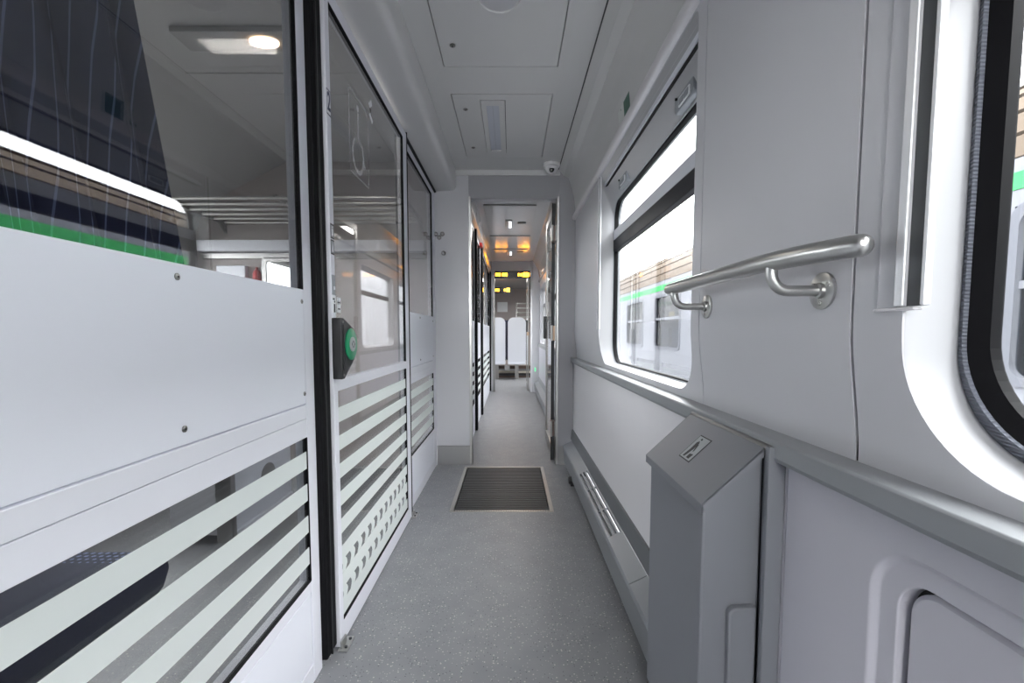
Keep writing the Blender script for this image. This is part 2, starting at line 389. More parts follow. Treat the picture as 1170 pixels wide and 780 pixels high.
# ---- ceiling with hatch gaps
cl = struct('ceiling', (0,0,2.25), 'pale grey corridor ceiling with inspection hatches')
HX0,HX1 = -.302,.210
hat = [(-1.95,-1.15),(-.80,.60),(.80,2.125),(2.358,3.17)]
cb = MB(); ZC = 2.19
cb.box(-.45,HX0,YB,YE,ZC,ZC+.05); cb.box(HX1,.344,YB,YE,ZC,ZC+.05)
ys = [YB]+[v for h in hat for v in h]+[YE]
for i in range(0,len(ys),2): cb.box(HX0,HX1,ys[i],ys[i+1],ZC,ZC+.05)
cb.build('ceiling_sheet','ceiling_paint',cl)
box(-.45,.56,YB,YE,ZC+.05,ZC+.08).build('ceiling_void','gap_dark',cl)
MB().box(.344,.350,YB,YE,ZC+.002,ZC+.05).build('ceiling_joint','slot_dark',cl)
for i,(a,b) in enumerate(hat):
    lab = ['pale grey ceiling hatch at the rear of the corridor','pale grey ceiling hatch above the camera','ceiling hatch nearest in view with a round recessed disc','smaller ceiling hatch with a narrow lamp cut into it'][i]
    h = empty('ceiling_hatch', ((HX0+HX1)/2,(a+b)/2,ZC), lab, 'hatch', 'ceiling inspection hatches')
    g = .004
    if i == 3:
        lx0,lx1,ly0,ly1 = -.160,-.030,2.415,3.10
        m_ = MB()
        for q in ((HX0+g,lx0,a+g,b-g),(lx1,HX1-g,a+g,b-g),(lx0,lx1,a+g,ly0),(lx0,lx1,ly1,b-g)): m_.box(q[0],q[1],q[2],q[3],ZC-.001,ZC+.02)
        m_.build('hatch_panel','ceiling_paint',h)
    else:
        box(HX0+g,HX1-g,a+g,b-g,ZC-.001,ZC+.02).build('hatch_panel','ceiling_paint',h,bevel=.001)
    if i == 2:
        MB().lathe((-.042,1.70,ZC),'z',[(.085,.0),(.084,-.004),(.074,-.005),(.070,-.001),(.0,-.001)]).build('round_cover','ceiling_paint',h)
        MB().lathe((-.042,1.70,ZC),'z',[(.070,-.0015),(.0,-.0035)]).build('round_disc','wall_grey',h)
    for ly in {0:(-1.85,-1.25),1:(-.4,.4),2:(1.0,1.97),3:(2.51,3.01)}[i]:
        kx = -.243
        k = MB().lathe((kx,ly,ZC-.001),'z',[(.012,.0),(.012,-.003),(.009,-.004),(.0,-.004)]).build('hatch_lock','steel_plain',h)
        MB().box(kx-.002,kx+.002,ly-.006,ly+.006,ZC-.0065,ZC-.005).build('key_slot','ink_black',k)
lamp = empty('ceiling_lamp', (-.095,2.77,ZC), 'narrow unlit strip lamp set into the smaller ceiling hatch', 'lamp')
MB().sections([xy(rr(-.157,-.033,2.42,3.095,.006),ZC-.003), xy(rr(-.131,-.064,2.47,3.06,.006),ZC-.003), xy(rr(-.131,-.064,2.47,3.06,.006),ZC+.015), xy(rr(-.157,-.033,2.42,3.095,.006),ZC+.015)]).build('lamp_bezel','ceiling_paint',lamp)
MB().box(-.131,-.064,2.47,3.06,ZC+.004,ZC+.012).build('diffuser','lamp_dim',lamp)
MB().box(-.098,-.097,2.47,3.06,ZC+.001,ZC+.004).build('diffuser_rib','sticker_grey',lamp)

# ---- left bulkhead (door gear housing)
bh = struct('trim_1', (-.5,1,2.1), 'rounded grey housing over the sliding door track')
pr = [(-.57,2.25),(-.57,2.038),(-.455,2.040)]+[(-.442+.038*math.sin(t),2.080-.038*math.cos(t)) for t in [i*PI/16 for i in range(1,9)]]+[(-.408,2.25)]
MB().prism(pr,'y',-1.25,YE,smooth=True).build('track_housing','ceiling_paint',bh)
MB().box(-.60,-.552,2.40,YE,2.028,2.045).build('track_slot','gap_dark',bh)

# ---- end wall with doorway
we = struct('wall_front', (0,3.5,0), 'plain grey end wall around the doorway to the next corridor')
DX0,DX1,DZ = -.296,.338,1.985
MB().box(-.60,DX0-.018,YE,YE+.06,.144,2.25).build('wall_panel','wall_grey',we,bevel=.002)
MB().box(DX1+.016,.56,YE,YE+.06,.0,2.25).build('wall_panel','wall_end',we,bevel=.002)
MB().box(DX0-.018,DX1+.016,YE,YE+.06,DZ+.015,2.25).build('wall_panel','wall_end',we)
# arched moulding beneath the ceiling
MB().box(-.43,.36,YE-.012,YE,2.150,2.191).build('head_moulding','ceiling_paint',we,bevel=.008,seg=3)
tb = struct('baseboard_front', (-.45,3.47,.07), 'brushed metal kick plate at the foot of the end wall')
MB().box(-.562,DX0-.0,YE-.006,YE+.06,0,.143).build('kick_plate','steel_kick',tb)
MB().box(DX1+.02,.46,YE-.006,YE,0,.14).build('kick_plate','steel_kick',tb)
df = struct('trim_2', (0,3.5,1), 'narrow bright metal frame lining the doorway')
MB().box(DX0-.0178,DX0,YE-.008,YE+.075,0,DZ+.015).build('door_jamb','steel',df,bevel=.002)
MB().box(DX1,DX1+.0158,YE-.008,YE+.075,0,DZ+.015).build('door_jamb','steel',df,bevel=.002)
MB().box(DX0,DX1,YE-.004,YE+.075,DZ,DZ+.0149).build('door_head','wall_end',df,bevel=.002)
# coat bolts on the end wall
def bolt(px, pz, lab):
    b = MB().lathe((px,YE,pz),'y',[(.017,0),(.017,-.004),(.012,-.010),(.006,-.012),(.0,-.012)],20).build('coat_button','steel_plain')
    tag(b, lab, 'button', 'metal buttons on the end wall'); return b
def sx(px): return (px-584)/520*3.455
def sz(py): return 1+(380.5-py)/520*3.36
bolt(sx(500),sz(267.5),'left metal button of the top pair on the end wall')
bolt(sx(507.5),sz(267.5),'right metal button of the top pair on the end wall')
bolt(sx(504),sz(271.5),'metal button just below and between the top pair')
bolt(sx(508.5),sz(289),'single metal button lowest on the end wall')
# ---- rear of the corridor behind the camera
wb = struct('wall_back', (0,YB,0), 'unseen rear wall behind the viewer with a glazed opening added for fill light')
def xz(loop, y): return [(a,y,b) for a,b in loop]
box(-1.70,.56,YB-.06,YB,0,1.0).build('sill_wall','wall_grey',wb); box(-1.70,.56,YB-.06,YB,2.10,2.3).build('head_wall','wall_grey',wb)
for a_,b_ in ((-1.70,-1.60),(-.66,-.56),(.42,.56)): box(a_,b_,YB-.06,YB,1.0,2.10).build('wall_pillar','wall_grey',wb)
box(-1.60,-.66,YB-.06,YB,1.0,2.10).build('wall_panel','wall_grey',wb)
for a_,b_ in ((-.56,.42),): box(a_,b_,YB-.035,YB-.027,1.0,2.10).build('rear_fill_pane','window_glass',wb)  # glazed opening added behind the camera, sized to let in fill daylight
wv_ = struct('wall_4', (-1.7,-1.7,0), 'unseen vestibule side behind the viewer with a window added for fill light')
MB().sections([yz(outer(YB,-1.31,0,2.25,.1,.1),-1.63),yz(rr(-2.04,-1.40,.95,1.95,.1),-1.63),yz(rr(-2.04,-1.40,.95,1.95,.1),-1.70),yz(outer(YB,-1.31,0,2.25,.1,.1),-1.70)]).build('wall_panel','wall_grey',wv_)
MB().box(-1.67,-1.662,-2.05,-1.38,.93,1.97).build('side_fill_pane','window_glass',wv_)  # unseen side window, added so daylight fills the right wall
box(-1.70,-.45,YB,-1.31,2.19,2.24).build('vestibule_ceiling','ceiling_paint',wv_)

# ================================================================ WINDOWS ON THE RIGHT
def window(name, W, label, near):
    y0,y1,z0,z1 = W; g = .010
    w_ = struct(name, (.53,(y0+y1)/2,(z0+z1)/2), label)
    r0 = .125 if not near else .14
    xf, xb = .515, .575
    gl = (y0+.012, y1-.012, z0+.004, 1.672)
    zt = 1.826
    # white reveal lining, a ring from the wall opening to the gasket
    o1 = rr(y0+.001,y1-.001,z0+.001,zt-.001,r0,.03); i1 = rr(y0+.014,y1-.014,z0+.006,1.685,r0-.008,.09) if not near else rr(y0-.008,y1+.008,z0+.012,1.685,r0,.09)
    def follow(bm):
        for v in bm.verts:
            if v.co.x < .5: v.co.x += prof(v.co.z)
    MB().sections([yz(rr(y0+.0004,y1-.0004,z0+.0004,zt-.0004,r0,.03),XR+.0015), yz(i1,.548), yz(i1,.585), yz(o1,.585)],smooth=True).build('reveal_frame','white_reveal',w_,pre=follow)
    i2 = rr(y0+.026,y1-.026,z0+.015,1.674,r0-.018,.08)
    if near:
        i15 = rr(y0+.009,y1-.009,z0+.026,1.672,r0-.01,.08); i3 = rr(y0+.026,y1-.026,z0+.042,1.658,r0-.025,.07)
        MB().sections([yz(i1,.548),yz(i15,.540),yz(i15,.575),yz(i1,.575)]).build('ribbed_gasket','ribbed_gasket',w_)
        MB().sections([yz(i15,.546),yz(i3,.556),yz(i3,.5695),yz(i15,.5695)]).build('rubber_gasket','rubber',w_)
    else:
        ia = rr(y0+.0165,y1-.0165,z0+.0085,1.6825,r0-.0105,.0875); i2 = rr(y0+.0215,y1-.0215,z0+.0135,1.6775,r0-.0155,.0825)
        MB().sections([yz(i1,.548),yz(ia,.545),yz(ia,.575),yz(i1,.575)]).build('metal_gasket_edge','sticker_grey',w_)
        MB().sections([yz(ia,.549),yz(i2,.552),yz(i2,.5695),yz(ia,.5695)]).build('rubber_gasket','rubber',w_)
    MB().prism(rr(y0+.02,y1-.02,z0+.010,1.678,r0-.014,.085),'x',.562,.568).build('pane','window_glass',w_)
    # divider rails
    MB().box(.545,.575,y0+.02,y1-.02,1.492,1.542).build('sash_rail','white_frame',w_,bevel=.003)
    MB().box(.545,.575,y0+.02,y1-.02,1.432,1.492).build('dark_sash_rail','navy_band',w_,bevel=.003)
    return w_
window('window_1', W1, 'rounded train window with a hopper sash and the dark cross rail, beyond the handrail', False)
window('window_2', W0, 'window at the right edge of the view with a ribbed black gasket', True)
# hopper catches on window 1
for i,(yy,lab) in enumerate(((1.43,'white catch with a small framed plate at the near end of the hopper sash'),(2.19,'white catch with a small framed plate at the far end of the hopper sash'))):
    k = empty('window_catch', (.54,yy,1.72), lab, 'catch', 'catches of the hopper sash')
    MB().prism(rr(yy-.075,yy+.075,1.690,1.745,.012),'x',.522,.560).build('catch_body','sticker_grey',k,bevel=.004)
    pl = MB().prism(rr(yy-.055,yy+.035,1.697,1.725,.005),'x',.519,.523).build('label_plate','sticker_white',k)
    MB().box(.517,.5195,yy-.045,yy-.012,1.702,1.720).build('plate_window','sticker_grey',pl)
    MB().box(.517,.5195,yy-.005,yy+.027,1.702,1.720).build('plate_window','sticker_grey',pl)
    MB().cyl((.516,yy+.055,1.733),'x',.004,.008,12).build('screw','ink_black',k)
    MB().tube([(.535,yy-.19,1.765),(.528,yy-.1,1.762),(.528,yy+.1,1.762),(.535,yy+.19,1.765)],.012).build('catch_bar','white_frame',k)
# roller blind cassette under the pelmet rail
for nm,(a,b),lab in (('roller_blind',(W1[0],W1[1]),'grey roller blind cassette above the hopper window'),('roller_blind',(W0[0],W0[1]),'grey roller blind cassette above the nearest window')):
    rb = empty(nm, (.5,(a+b)/2,1.8), lab, 'blind', 'blinds over the windows')
    MB().box(.487,.497,a+.004,b-.004,1.803,1.820).build('cassette_rail','wall_grey',rb,bevel=.002)
    MB().box(.493,.503,a+.006,b-.006,1.776,1.796).build('cassette_rail','white_frame',rb,bevel=.003)
    MB().box(.499,.506,a+.006,b-.006,1.768,1.826).build('cassette_back','gap_dark',rb)
# vertical guide rails at the window edges
def guide(y, zb, lab, fin=1, w=.03):
    g = empty('blind_guide_rail', (.475,y,1.4), lab, 'rail', 'vertical blind guide rails')
    MB().box(.466,.480,y-.002,y+.011,zb,1.825).build('rail_lip','satin_alu',g,bevel=.002)
    MB().box(.472,.480,y-.020,y-.002,zb,1.825).build('rail_slot','slot_dark',g)
    MB().box(.4705,.480,y-.026,y-.020,zb,1.825).build('rail_lip','satin_alu',g,bevel=.002)
    return g
guide(2.487,1.02,'thin metal blind guide at the far edge of the hopper window')
gn = guide(.549,1.032,'tall bright metal blind guide beside the nearest window')
MB().box(.472,.476,.562,.592,1.030,1.825).build('guide_cover','wall_grey',gn,bevel=.002)
MB().box(.467,.480,.532,.592,1.027,1.031).build('end_cap','wall_lower',gn,bevel=.002)

# ================================================================ LEFT PARTITION
def stripes(parent, x, ya, yb, tops, h, m='frost'):
    for t in tops: MB().box(x,x+.0012,ya,yb,t-h,t).build('frosted_stripe',m,parent)
def bolthead(parent, x, y, z):
    b = MB().lathe((x,y,z),'x',[(.006,0),(.006,.0015),(.004,.0025),(0,.0025)],14).build('screw','steel_plain',parent)
    MB().box(x+.0026,x+.0032,y-.0015,y+.0015,z-.0015,z+.0015).build('screw_socket','ink_black',b)
def partition(name, x, y0, y1, label, post0=.03, post1=.07, stripe_tops=(.672,.581,.490,.399), dz=0, pane_gap=.025, simple=False, th=.035):
    """framed glazed partition in the plane x (its corridor face), from y0 to y1"""
    P = empty(name, (x,(y0+y1)/2,0), label, 'partition', 'glazed compartment partitions')
    a, b = y0+post0, y1-post1
    F = 'alu_frame'
    MB().box(x-th,x,y0,a,0,2.045).build('post',F,P,bevel=.002)
    MB().box(x-th,x,b,y1,0,2.045).build('post',F,P,bevel=.002)
    MB().box(x-th,x,a,b,1.985,2.045).build('top_rail',F,P,bevel=.002)
    MB().box(x-th,x-.001,a,b,.712,.764).build('middle_rail',F,P,bevel=.0015)
    MB().box(x-th,x+.002,a,b-.006,.766,.804).build('trim_strip',F,P,bevel=.0015)
    MB().box(x-th,x-.001,a,b,.268,.300).build('lower_rail',F,P,bevel=.0015)
    MB().box(x-th,x-.001,a,b,0,.055).build('bottom_rail',F,P,bevel=.0015)
    MB().box(x-th+.005,x-.002,a,b-.004,.058,.2655).build('bottom_panel','alu_panel',P,bevel=.001)
    MB().box(x-th+.003,x+.001,a,b-.004,.807,1.118).build('solid_panel','alu_panel',P,bevel=.0015)
    up = MB().box(x-.012,x-.005,a,b-.003,1.112,1.985).build('upper_pane','partition_glass',P)
    MB().box(x-.014,x+.0005,b-.002,b+.001,1.118,1.985).build('pane_gasket','rubber',P)
    MB().box(x-.024,x+.0005,a,b,1.983,1.988).build('pane_gasket','rubber',P)
    MB().box(x-.012,x-.005,a,b,.300,.712).build('lower_pane','partition_glass',P)
    MB().box(x-.014,x-.0005,b-.001,b+.001,.300,.712).build('pane_gasket','rubber',P)
    MB().box(x-.014,x-.0008,a,b,.299,.3012).build('pane_gasket','rubber',P)
    stripes(P, x-.0047, a, b-.002, stripe_tops, .048)
    if not simple:
        for yy in (b-.012, b-.47 if b-.47>a else a+.02):
            bolthead(P, x+.001, yy, 1.085 if yy>b-.1 else 1.095); bolthead(P, x+.001, yy, .835)
    return P
XP = -.565
partition('glazed_partition', XP, -1.25, 1.300, 'nearest glazed partition on the left with a large upper pane and frosted lower stripes', post0=.05, post1=.054)
partition('glazed_partition', XP, 2.425, YE, 'glazed partition between the sliding door and the end wall', post0=.12, post1=.12)
# black rubber post between partition and door
bp = empty('door_seal_post', (-.555,1.355,0), 'black rubber sealed post between the near partition and the sliding door', 'post')
MB().box(-.60,-.550,1.302,1.377,.02,2.036).build('seal_body','rubber',bp,bevel=.004)
MB().box(-.550,-.545,1.330,1.336,.02,2.036).build('seal_lip','black_plastic',bp)
# ---- sliding door
XD = -.540
dr = struct('door_1', (XD,1.9,0), 'framed glass sliding door with frosted stripes')
a0,a1,g0,g1 = 1.380,2.415,1.412,2.335
MB().box(XD-.03,XD,a0,g0,.006,2.022).build('stile','alu_frame',dr,bevel=.002)
MB().box(XD-.03,XD,g1,a1,.006,2.022).build('stile','alu_frame',dr,bevel=.002)
MB().box(XD-.03,XD-.0005,g0,g1,1.974,2.022).build('top_rail','alu_frame',dr,bevel=.0015)
MB().box(XD-.03,XD-.0005,g0,g1,.819,.8555).build('middle_rail','alu_frame',dr,bevel=.0015)
MB().box(XD-.03,XD-.0005,g0,g1,.006,.078).build('bottom_rail','alu_frame',dr,bevel=.0015)
MB().box(XD-.012,XD-.005,g0,g1,.8555,1.974).build('upper_pane','partition_glass',dr)
MB().box(XD-.012,XD-.005,g0,g1,.078,.819).build('lower_pane','partition_glass',dr)
for z0_,z1_ in ((.8555,1.974),(.078,.819)):
    MB().box(XD-.014,XD+.0003,g1-.0015,g1+.001,z0_,z1_).build('pane_gasket','rubber',dr)
MB().box(XD-.02,XD+.0003,g0,g1,1.972,1.976).build('pane_gasket','rubber',dr)
MB().box(XD-.014,XD+.0003,g0,g1,.077,.0795).build('pane_gasket','rubber',dr)
tops = [.766,.676,.586,.496,.406,.316,.224,.135]
for i,t in enumerate(tops): MB().box(XD-.0047,XD-.0037,g0,g1-.003,t-.047,t).build('frosted_stripe','frost',dr)
for t in tops[5:7]:               # the two gaps filled with curved dashes
    zt_, zb_ = t-.047, t-.090; yy = g0+.002; n = 12; st = (g1-.006-g0)/n
    for k in range(n):
        y_ = g0+k*st; L_ = [];  R_ = []
        for j in range(7):
            q = j/6; bul = .016*math.sin(PI*q)
            L_.append((y_+bul*.9, zb_+(zt_-zb_)*q)); R_.append((min(y_+st*.48+bul, g1-.004), zb_+(zt_-zb_)*q))
        MB().prism(L_+R_[::-1],'x',XD-.0047,XD-.0038).build('frosted_dash','frost',dr)
MB().box(-.60,XD+.004,a1,a1+.004,.01,2.03).build('edge_seal','rubber',dr)
# floor guides of the sliding door
for yy,lab in ((1.40,'small steel floor guide at the near foot of the sliding door'),(2.44,'small steel floor guide at the far foot of the sliding door')):
    g = empty('door_floor_guide', (-.535,yy,0), lab, 'bracket', 'floor guides of the sliding door')
    MB().box(-.545,-.515,yy-.035,yy+.035,0,.006).build('base_plate','steel',g,bevel=.001)
    MB().box(-.538,-.532,yy-.03,yy+.01,.006,.030).build('upright','steel',g,bevel=.001)
    for q in (-.02,.02): MB().lathe((-.524,yy+q,.006),'z',[(.005,0),(.005,.004),(0,.004)],10).build('bolt','slot_dark',g)
# handle with green button
hd = empty('door_handle_unit', (XD,1.44,.96), 'black tapered door opening unit with a round green push button', 'door button')
sh = [(1.372,.860),(1.372,1.046),(1.392,1.046)]
sh += [(1.452+.053*math.cos(t)*1.02,.965+.060*math.sin(t)) for t in [math.radians(58-116*i/12) for i in range(13)]] + [(1.392,.860)]
MB().prism(sh,'x',XD,XD+.030).build('handle_body','black_plastic',hd,bevel=.003)
MB().box(XD+.030,XD+.0325,1.384,1.388,.885,1.025).build('groove','ink_black',hd)
MB().lathe((XD+.030,1.449,.965),'x',[(.050,0),(.050,.003),(.047,.0045),(.0,.0045)],40).build('green_disc','green_button',hd)
gb = MB().lathe((XD+.0345,1.449,.965),'x',[(.023,0),(.023,.003),(.021,.004),(.0,.004)],32).build('button','grey_button',hd)
for s_ in (-1,1):
    MB().prism([(1.449+s_*.004,.953),(1.449+s_*.014,.965),(1.449+s_*.004,.977),(1.449+s_*.004,.973),(1.449+s_*.010,.965),(1.449+s_*.004,.957)],'x',XD+.0385,XD+.0392).build('arrow_mark','ink_black',gb)
for zz in (.872,1.034): MB().lathe((XD+.030,1.384,zz),'x',[(.004,0),(.004,.002),(0,.002)],12).build('screw','steel_plain',hd)
# stickers on the door
RYZ = Matrix.Rotation(PI/2,4,'Z') @ Matrix.Rotation(PI/2,4,'X')      # text plane facing +x, running along +y
def at_x(x,y,z): return Matrix.Translation((x,y,z)) @ RYZ
def sticker(name, y, z, w_, h_, m, lab, x=XD, grp='stickers on the sliding door'):
    s = empty(name, (x,y,z), lab, 'sticker', grp)
    MB().box(x,x+.0006,y-w_/2,y+w_/2,z-h_/2,z+h_/2).build('backing',m,s)
    return s
s = sticker('class_sticker',1.395,1.680,.026,.066,'sticker_white','white sticker with a dark numeral 2 high on the door stile')
MB().box(XD,XD+.0003,1.380,1.411,1.643,1.717).build('sticker_border','ink_navy',s)
textmesh('2', .075, .0003, at_x(XD+.001,1.395,1.680) @ Matrix.Diagonal((.6,1,1,1)), 'ink_navy', 'numeral', s)
s = sticker('pictogram_sticker',1.396,1.306,.026,.044,'ink_black','upper small black-edged pictogram sticker on the door stile')
MB().box(XD+.0006,XD+.0010,1.3855,1.4065,1.288,1.324).build('field','sticker_grey',s)
MB().box(XD+.001,XD+.0013,1.391,1.401,1.293,1.313).build('mark','sticker_white',s); MB().cyl((XD+.001,1.396,1.318),'x',.003,.0004,10).build('mark','sticker_white',s)
s = sticker('pictogram_sticker',1.396,1.259,.026,.044,'ink_black','lower small black-edged pictogram sticker on the door stile')
MB().box(XD+.0006,XD+.0010,1.3855,1.4065,1.241,1.277).build('field','sticker_grey',s)
MB().prism([(1.389,1.245),(1.403,1.245),(1.396,1.271)],'x',XD+.001,XD+.0013).build('mark','sticker_white',s)
s = sticker('notice_sticker',1.396,1.146,.026,.060,'sticker_grey','plain grey notice sticker above the two white ones on the door stile')
MB().box(XD+.0006,XD+.001,1.396,1.408,1.132,1.142).build('mark','sticker_white',s)
s = sticker('notice_sticker',1.397,1.087,.028,.052,'sticker_white','white sticker with a black figure just above the door button')
MB().box(XD+.0006,XD+.001,1.394,1.405,1.063,1.089).build('mark','ink_black',s); MB().box(XD+.0006,XD+.001,1.387,1.402,1.101,1.106).build('mark','ink_black',s)
MB().cyl((XD+.0006,1.400,1.096),'x',.004,.0004,10).build('mark','ink_black',s)
s = sticker('arrow_sticker',1.4475,1.088,.030,.048,'sticker_white','white sticker with a double-headed arrow on the door glass',x=XD-.0047)
xx = XD-.0041
MB().box(xx,xx+.0004,1.440,1.455,1.0945,1.0975).build('mark','ink_black',s)
for s_ in (-1,1): MB().prism([(1.4475+s_*.006,1.089),(1.4475+s_*.013,1.096),(1.4475+s_*.006,1.103)],'x',xx,xx+.0004).build('mark','ink_black',s)
MB().box(xx,xx+.0004,1.438,1.457,1.074,1.078).build('mark','ink_black',s)
s = empty('glass_sticker', (XD-.01,1.83,1.85), 'small white sticker high on the sliding door glass', 'sticker', 'stickers on the sliding door')
xx = XD-.0047
MB().prism([(1.80,1.875),(1.835,1.905),(1.845,1.885),(1.815,1.865)],'x',xx,xx+.0006).build('mark','sticker_white',s)
MB().prism([(1.805,1.835),(1.84,1.815),(1.85,1.83),(1.82,1.85)],'x',xx,xx+.0006).build('mark','sticker_white',s)
MB().prism([(1.815,1.865),(1.828,1.868),(1.84,1.838),(1.826,1.842)],'x',xx,xx+.0006).build('mark','ink_black',s)
# etched wheelchair pictogram
s = empty('wheelchair_pictogram', (XD-.01,1.68,1.68), 'faint outlined wheelchair pictogram on the sliding door glass', 'pictogram')
def strip(pts, r=.004): return MB().tube([(XD-.0092,a,b) for a,b in pts], r, 6)
MB().sections([yz(rr(1.58,1.79,1.55,1.83,.01),xx),yz(rr(1.584,1.786,1.554,1.826,.008),xx),yz(rr(1.584,1.786,1.554,1.826,.008),xx+.0006),yz(rr(1.58,1.79,1.55,1.83,.01),xx+.0006)]).build('border','etched',s)
def flat(pts, w_=.010):
    m_ = MB()
    for (a,b),(c,d) in zip(pts,pts[1:]):
        v = Vector((c-a,d-b)).normalized(); n_ = Vector((-v.y,v.x))*w_/2
        m_.prism([(a+n_.x,b+n_.y),(c+n_.x,d+n_.y),(c-n_.x,d-n_.y),(a-n_.x,b-n_.y)],'x',xx,xx+.0006)
    return m_
flat([(1.665+.055*math.cos(t),1.625+.055*math.sin(t)) for t in [math.radians(120+i*24) for i in range(11)]],.014).build('wheel_arc','etched',s)
flat([(1.672,1.775),(1.675,1.68),(1.715,1.68),(1.735,1.61),(1.75,1.615)],.014).build('figure_line','etched',s)
MB().cyl((xx,1.672,1.795),'x',.012,.0006,16).build('head_dot','etched',s)

# ================================================================ COMPARTMENT BEHIND THE GLASS
YT = 3.38   # transverse wall
wl = struct('wall_left', (-2.3,1,0), 'outer wall of the compartment with a window')
MB().sections([yz(outer(-1.25,YT,0,1.74,.1,.1),-2.30),yz(rr(1.1,3.20,.85,1.70,.1),-2.30),yz(rr(1.1,3.20,.85,1.70,.1),-2.40),yz(outer(-1.25,YT,0,1.74,.1,.1),-2.40)]).build('outer_wall','comp_wall',wl)
MB().prism([(-2.30,1.74),(-2.26,1.84),(-2.05,2.02),(-1.62,2.235),(-1.62,2.30),(-2.42,2.30),(-2.42,1.74)],'y',-1.25,YT).build('sloped_wall','comp_wall',wl)
MB().box(-2.37,-2.362,1.1,3.2,.85,1.70).build('outer_pane','window_glass',wl)
box(-1.63,-.565,-1.25,YT,2.235,2.30).build('compartment_ceiling','comp_ceiling',cl)
wt = struct('wall_far', (-1.4,YT,0), 'cross wall of the compartment')
box(-2.4,-.602,YT,YE+.02,0,2.3).build('cross_wall','peach_wall',wt)
box(-2.4,-.602,-1.31,-1.25,0,2.3).build('cross_wall','comp_wall',wt)
# compartment lamp
cl2 = empty('compartment_lamp', (-1.10,1.93,2.235), 'lit warm lamp strip in the compartment ceiling', 'lamp')
MB().box(-1.38,-.84,1.92,2.05,2.212,2.234).build('lamp_panel','ceiling_gloss',cl2,bevel=.002)
MB().prism([(-1.03+.06*math.cos(t),1.985+.035*math.sin(t)) for t in [i*PI/12 for i in range(24)]],'z',2.206,2.2125).build('diffuser','lamp_warm',cl2)
# inspection joint lines
for (xa,xb,ya,yb,lab) in ((-1.55,-.72,2.25,3.3,'ceiling board of the compartment beyond the lamp'),(-1.55,-.72,.6,1.7,'ceiling board of the compartment before the lamp')):
    t_ = box(xa,xb,ya,yb,2.228,2.2345).build('ceiling_board','comp_ceiling',bevel=.002); tag(t_,lab,'board','compartment ceiling boards')
# luggage rack
rk = empty('luggage_rack', (-1.4,3.2,1.95), 'tubular luggage rack on the cross wall of the compartment', 'rack')
for i in range(6):
    MB().tube([(-2.1,2.76+.12*i,1.80),(-.64,2.76+.12*i,1.80)], .011, 10).build('rack_bar','steel',rk)
for xx_ in (-2.08,-1.4,-.65): MB().prism([(2.75,1.80),(YT-.08,1.78),(YT-.004,1.72),(YT-.004,1.825),(2.75,1.82)],'x',xx_-.008,xx_+.008).build('rack_bracket','steel_plain',rk)
sf = empty('wall_shelf', (-1.4,3.35,1.63), 'long pale shelf band under the luggage rack', 'shelf')
MB().box(-2.25,-.62,3.30,YT,1.585,1.665).build('shelf_band','white_frame',sf,bevel=.006)
MB().box(-2.25,-.62,3.36,YT,1.54,1.583).build('shelf_lip','steel_plain',sf,bevel=.003)
# cabinet, extinguisher, mirror on the cross wall
cbx = empty('wall_cabinet', (-2.1,3.35,1.4), 'white box with three small dark marks on the cross wall', 'box')
MB().box(-2.14,-1.93,3.34,YT,1.28,1.49).build('cabinet_body','white_frame',cbx,bevel=.006)
for q in (0,1,2): MB().prism([(-2.11+q*.06,1.38),(-2.085+q*.06,1.38),(-2.0975+q*.06,1.42)],'y',3.338,3.340).build('mark','ink_black',cbx)
ex = MB().lathe((-1.86,3.37,1.27),'z',[(0,0),(.028,.002),(.030,.01),(.030,.16),(.02,.185),(.010,.19),(.010,.21),(0,.21)],20).build('fire_extinguisher','red_plastic')
tag(ex,'small red fire extinguisher beside the white wall box','extinguisher')
mr = empty('wall_mirror', (-1.6,3.41,1.2), 'framed mirror on the compartment cross wall', 'mirror')
MB().box(-1.80,-1.42,YT-.012,YT,.98,1.53).build('mirror_glass','mirror',mr)
MB().sections([[(a,YT-.02,b) for a,b in rr(-1.82,-1.40,.96,1.55,.03)],[(a,YT-.02,b) for a,b in rr(-1.79,-1.43,.99,1.52,.02)],[(a,YT,b) for a,b in rr(-1.79,-1.43,.99,1.52,.02)],[(a,YT,b) for a,b in rr(-1.82,-1.40,.96,1.55,.03)]]).build('mirror_frame','steel_plain',mr)
# curtain
cu = MB(); nx, nz = 150, 10; fr = []; bk = []
for j in range(nz+1):
    q = j/nz; z = .88+q*1.25; yend = .97-.27*q
    for i in range(nx+1):
        u = i/nx; y = -1.0+u*(yend+1.0); amp = .014+.006*math.sin(7*u); xx_ = -.655+amp*math.sin(u*2*PI*17+.6*math.sin(9*u))+.003*math.sin(u*2*PI*41+q*3)
        fr.append((xx_,y,z)); bk.append((xx_-.003,y,z))
fs = []; W_ = nx+1; O_ = len(fr)
for j in range(nz):
    for i in range(nx):
        a = j*W_+i; fs.append((a,a+1,a+1+W_,a+W_)); fs.append((O_+a,O_+a+W_,O_+a+1+W_,O_+a+1))
for j in range(nz):
    for i in (0,nx): a = j*W_+i; fs.append((a,a+W_,O_+a+W_,O_+a))
cu.add(fr+bk, fs, True)
ct = empty('curtain', (-.655,0,.88), 'dark navy pleated curtain behind the nearest glass pane', 'curtain')
cu.build('curtain_cloth','curtain_cloth',ct)
MB().cyl((-.655,-1.1,2.135),'y',.009,1.85,12).build('curtain_rod','steel_plain',ct)
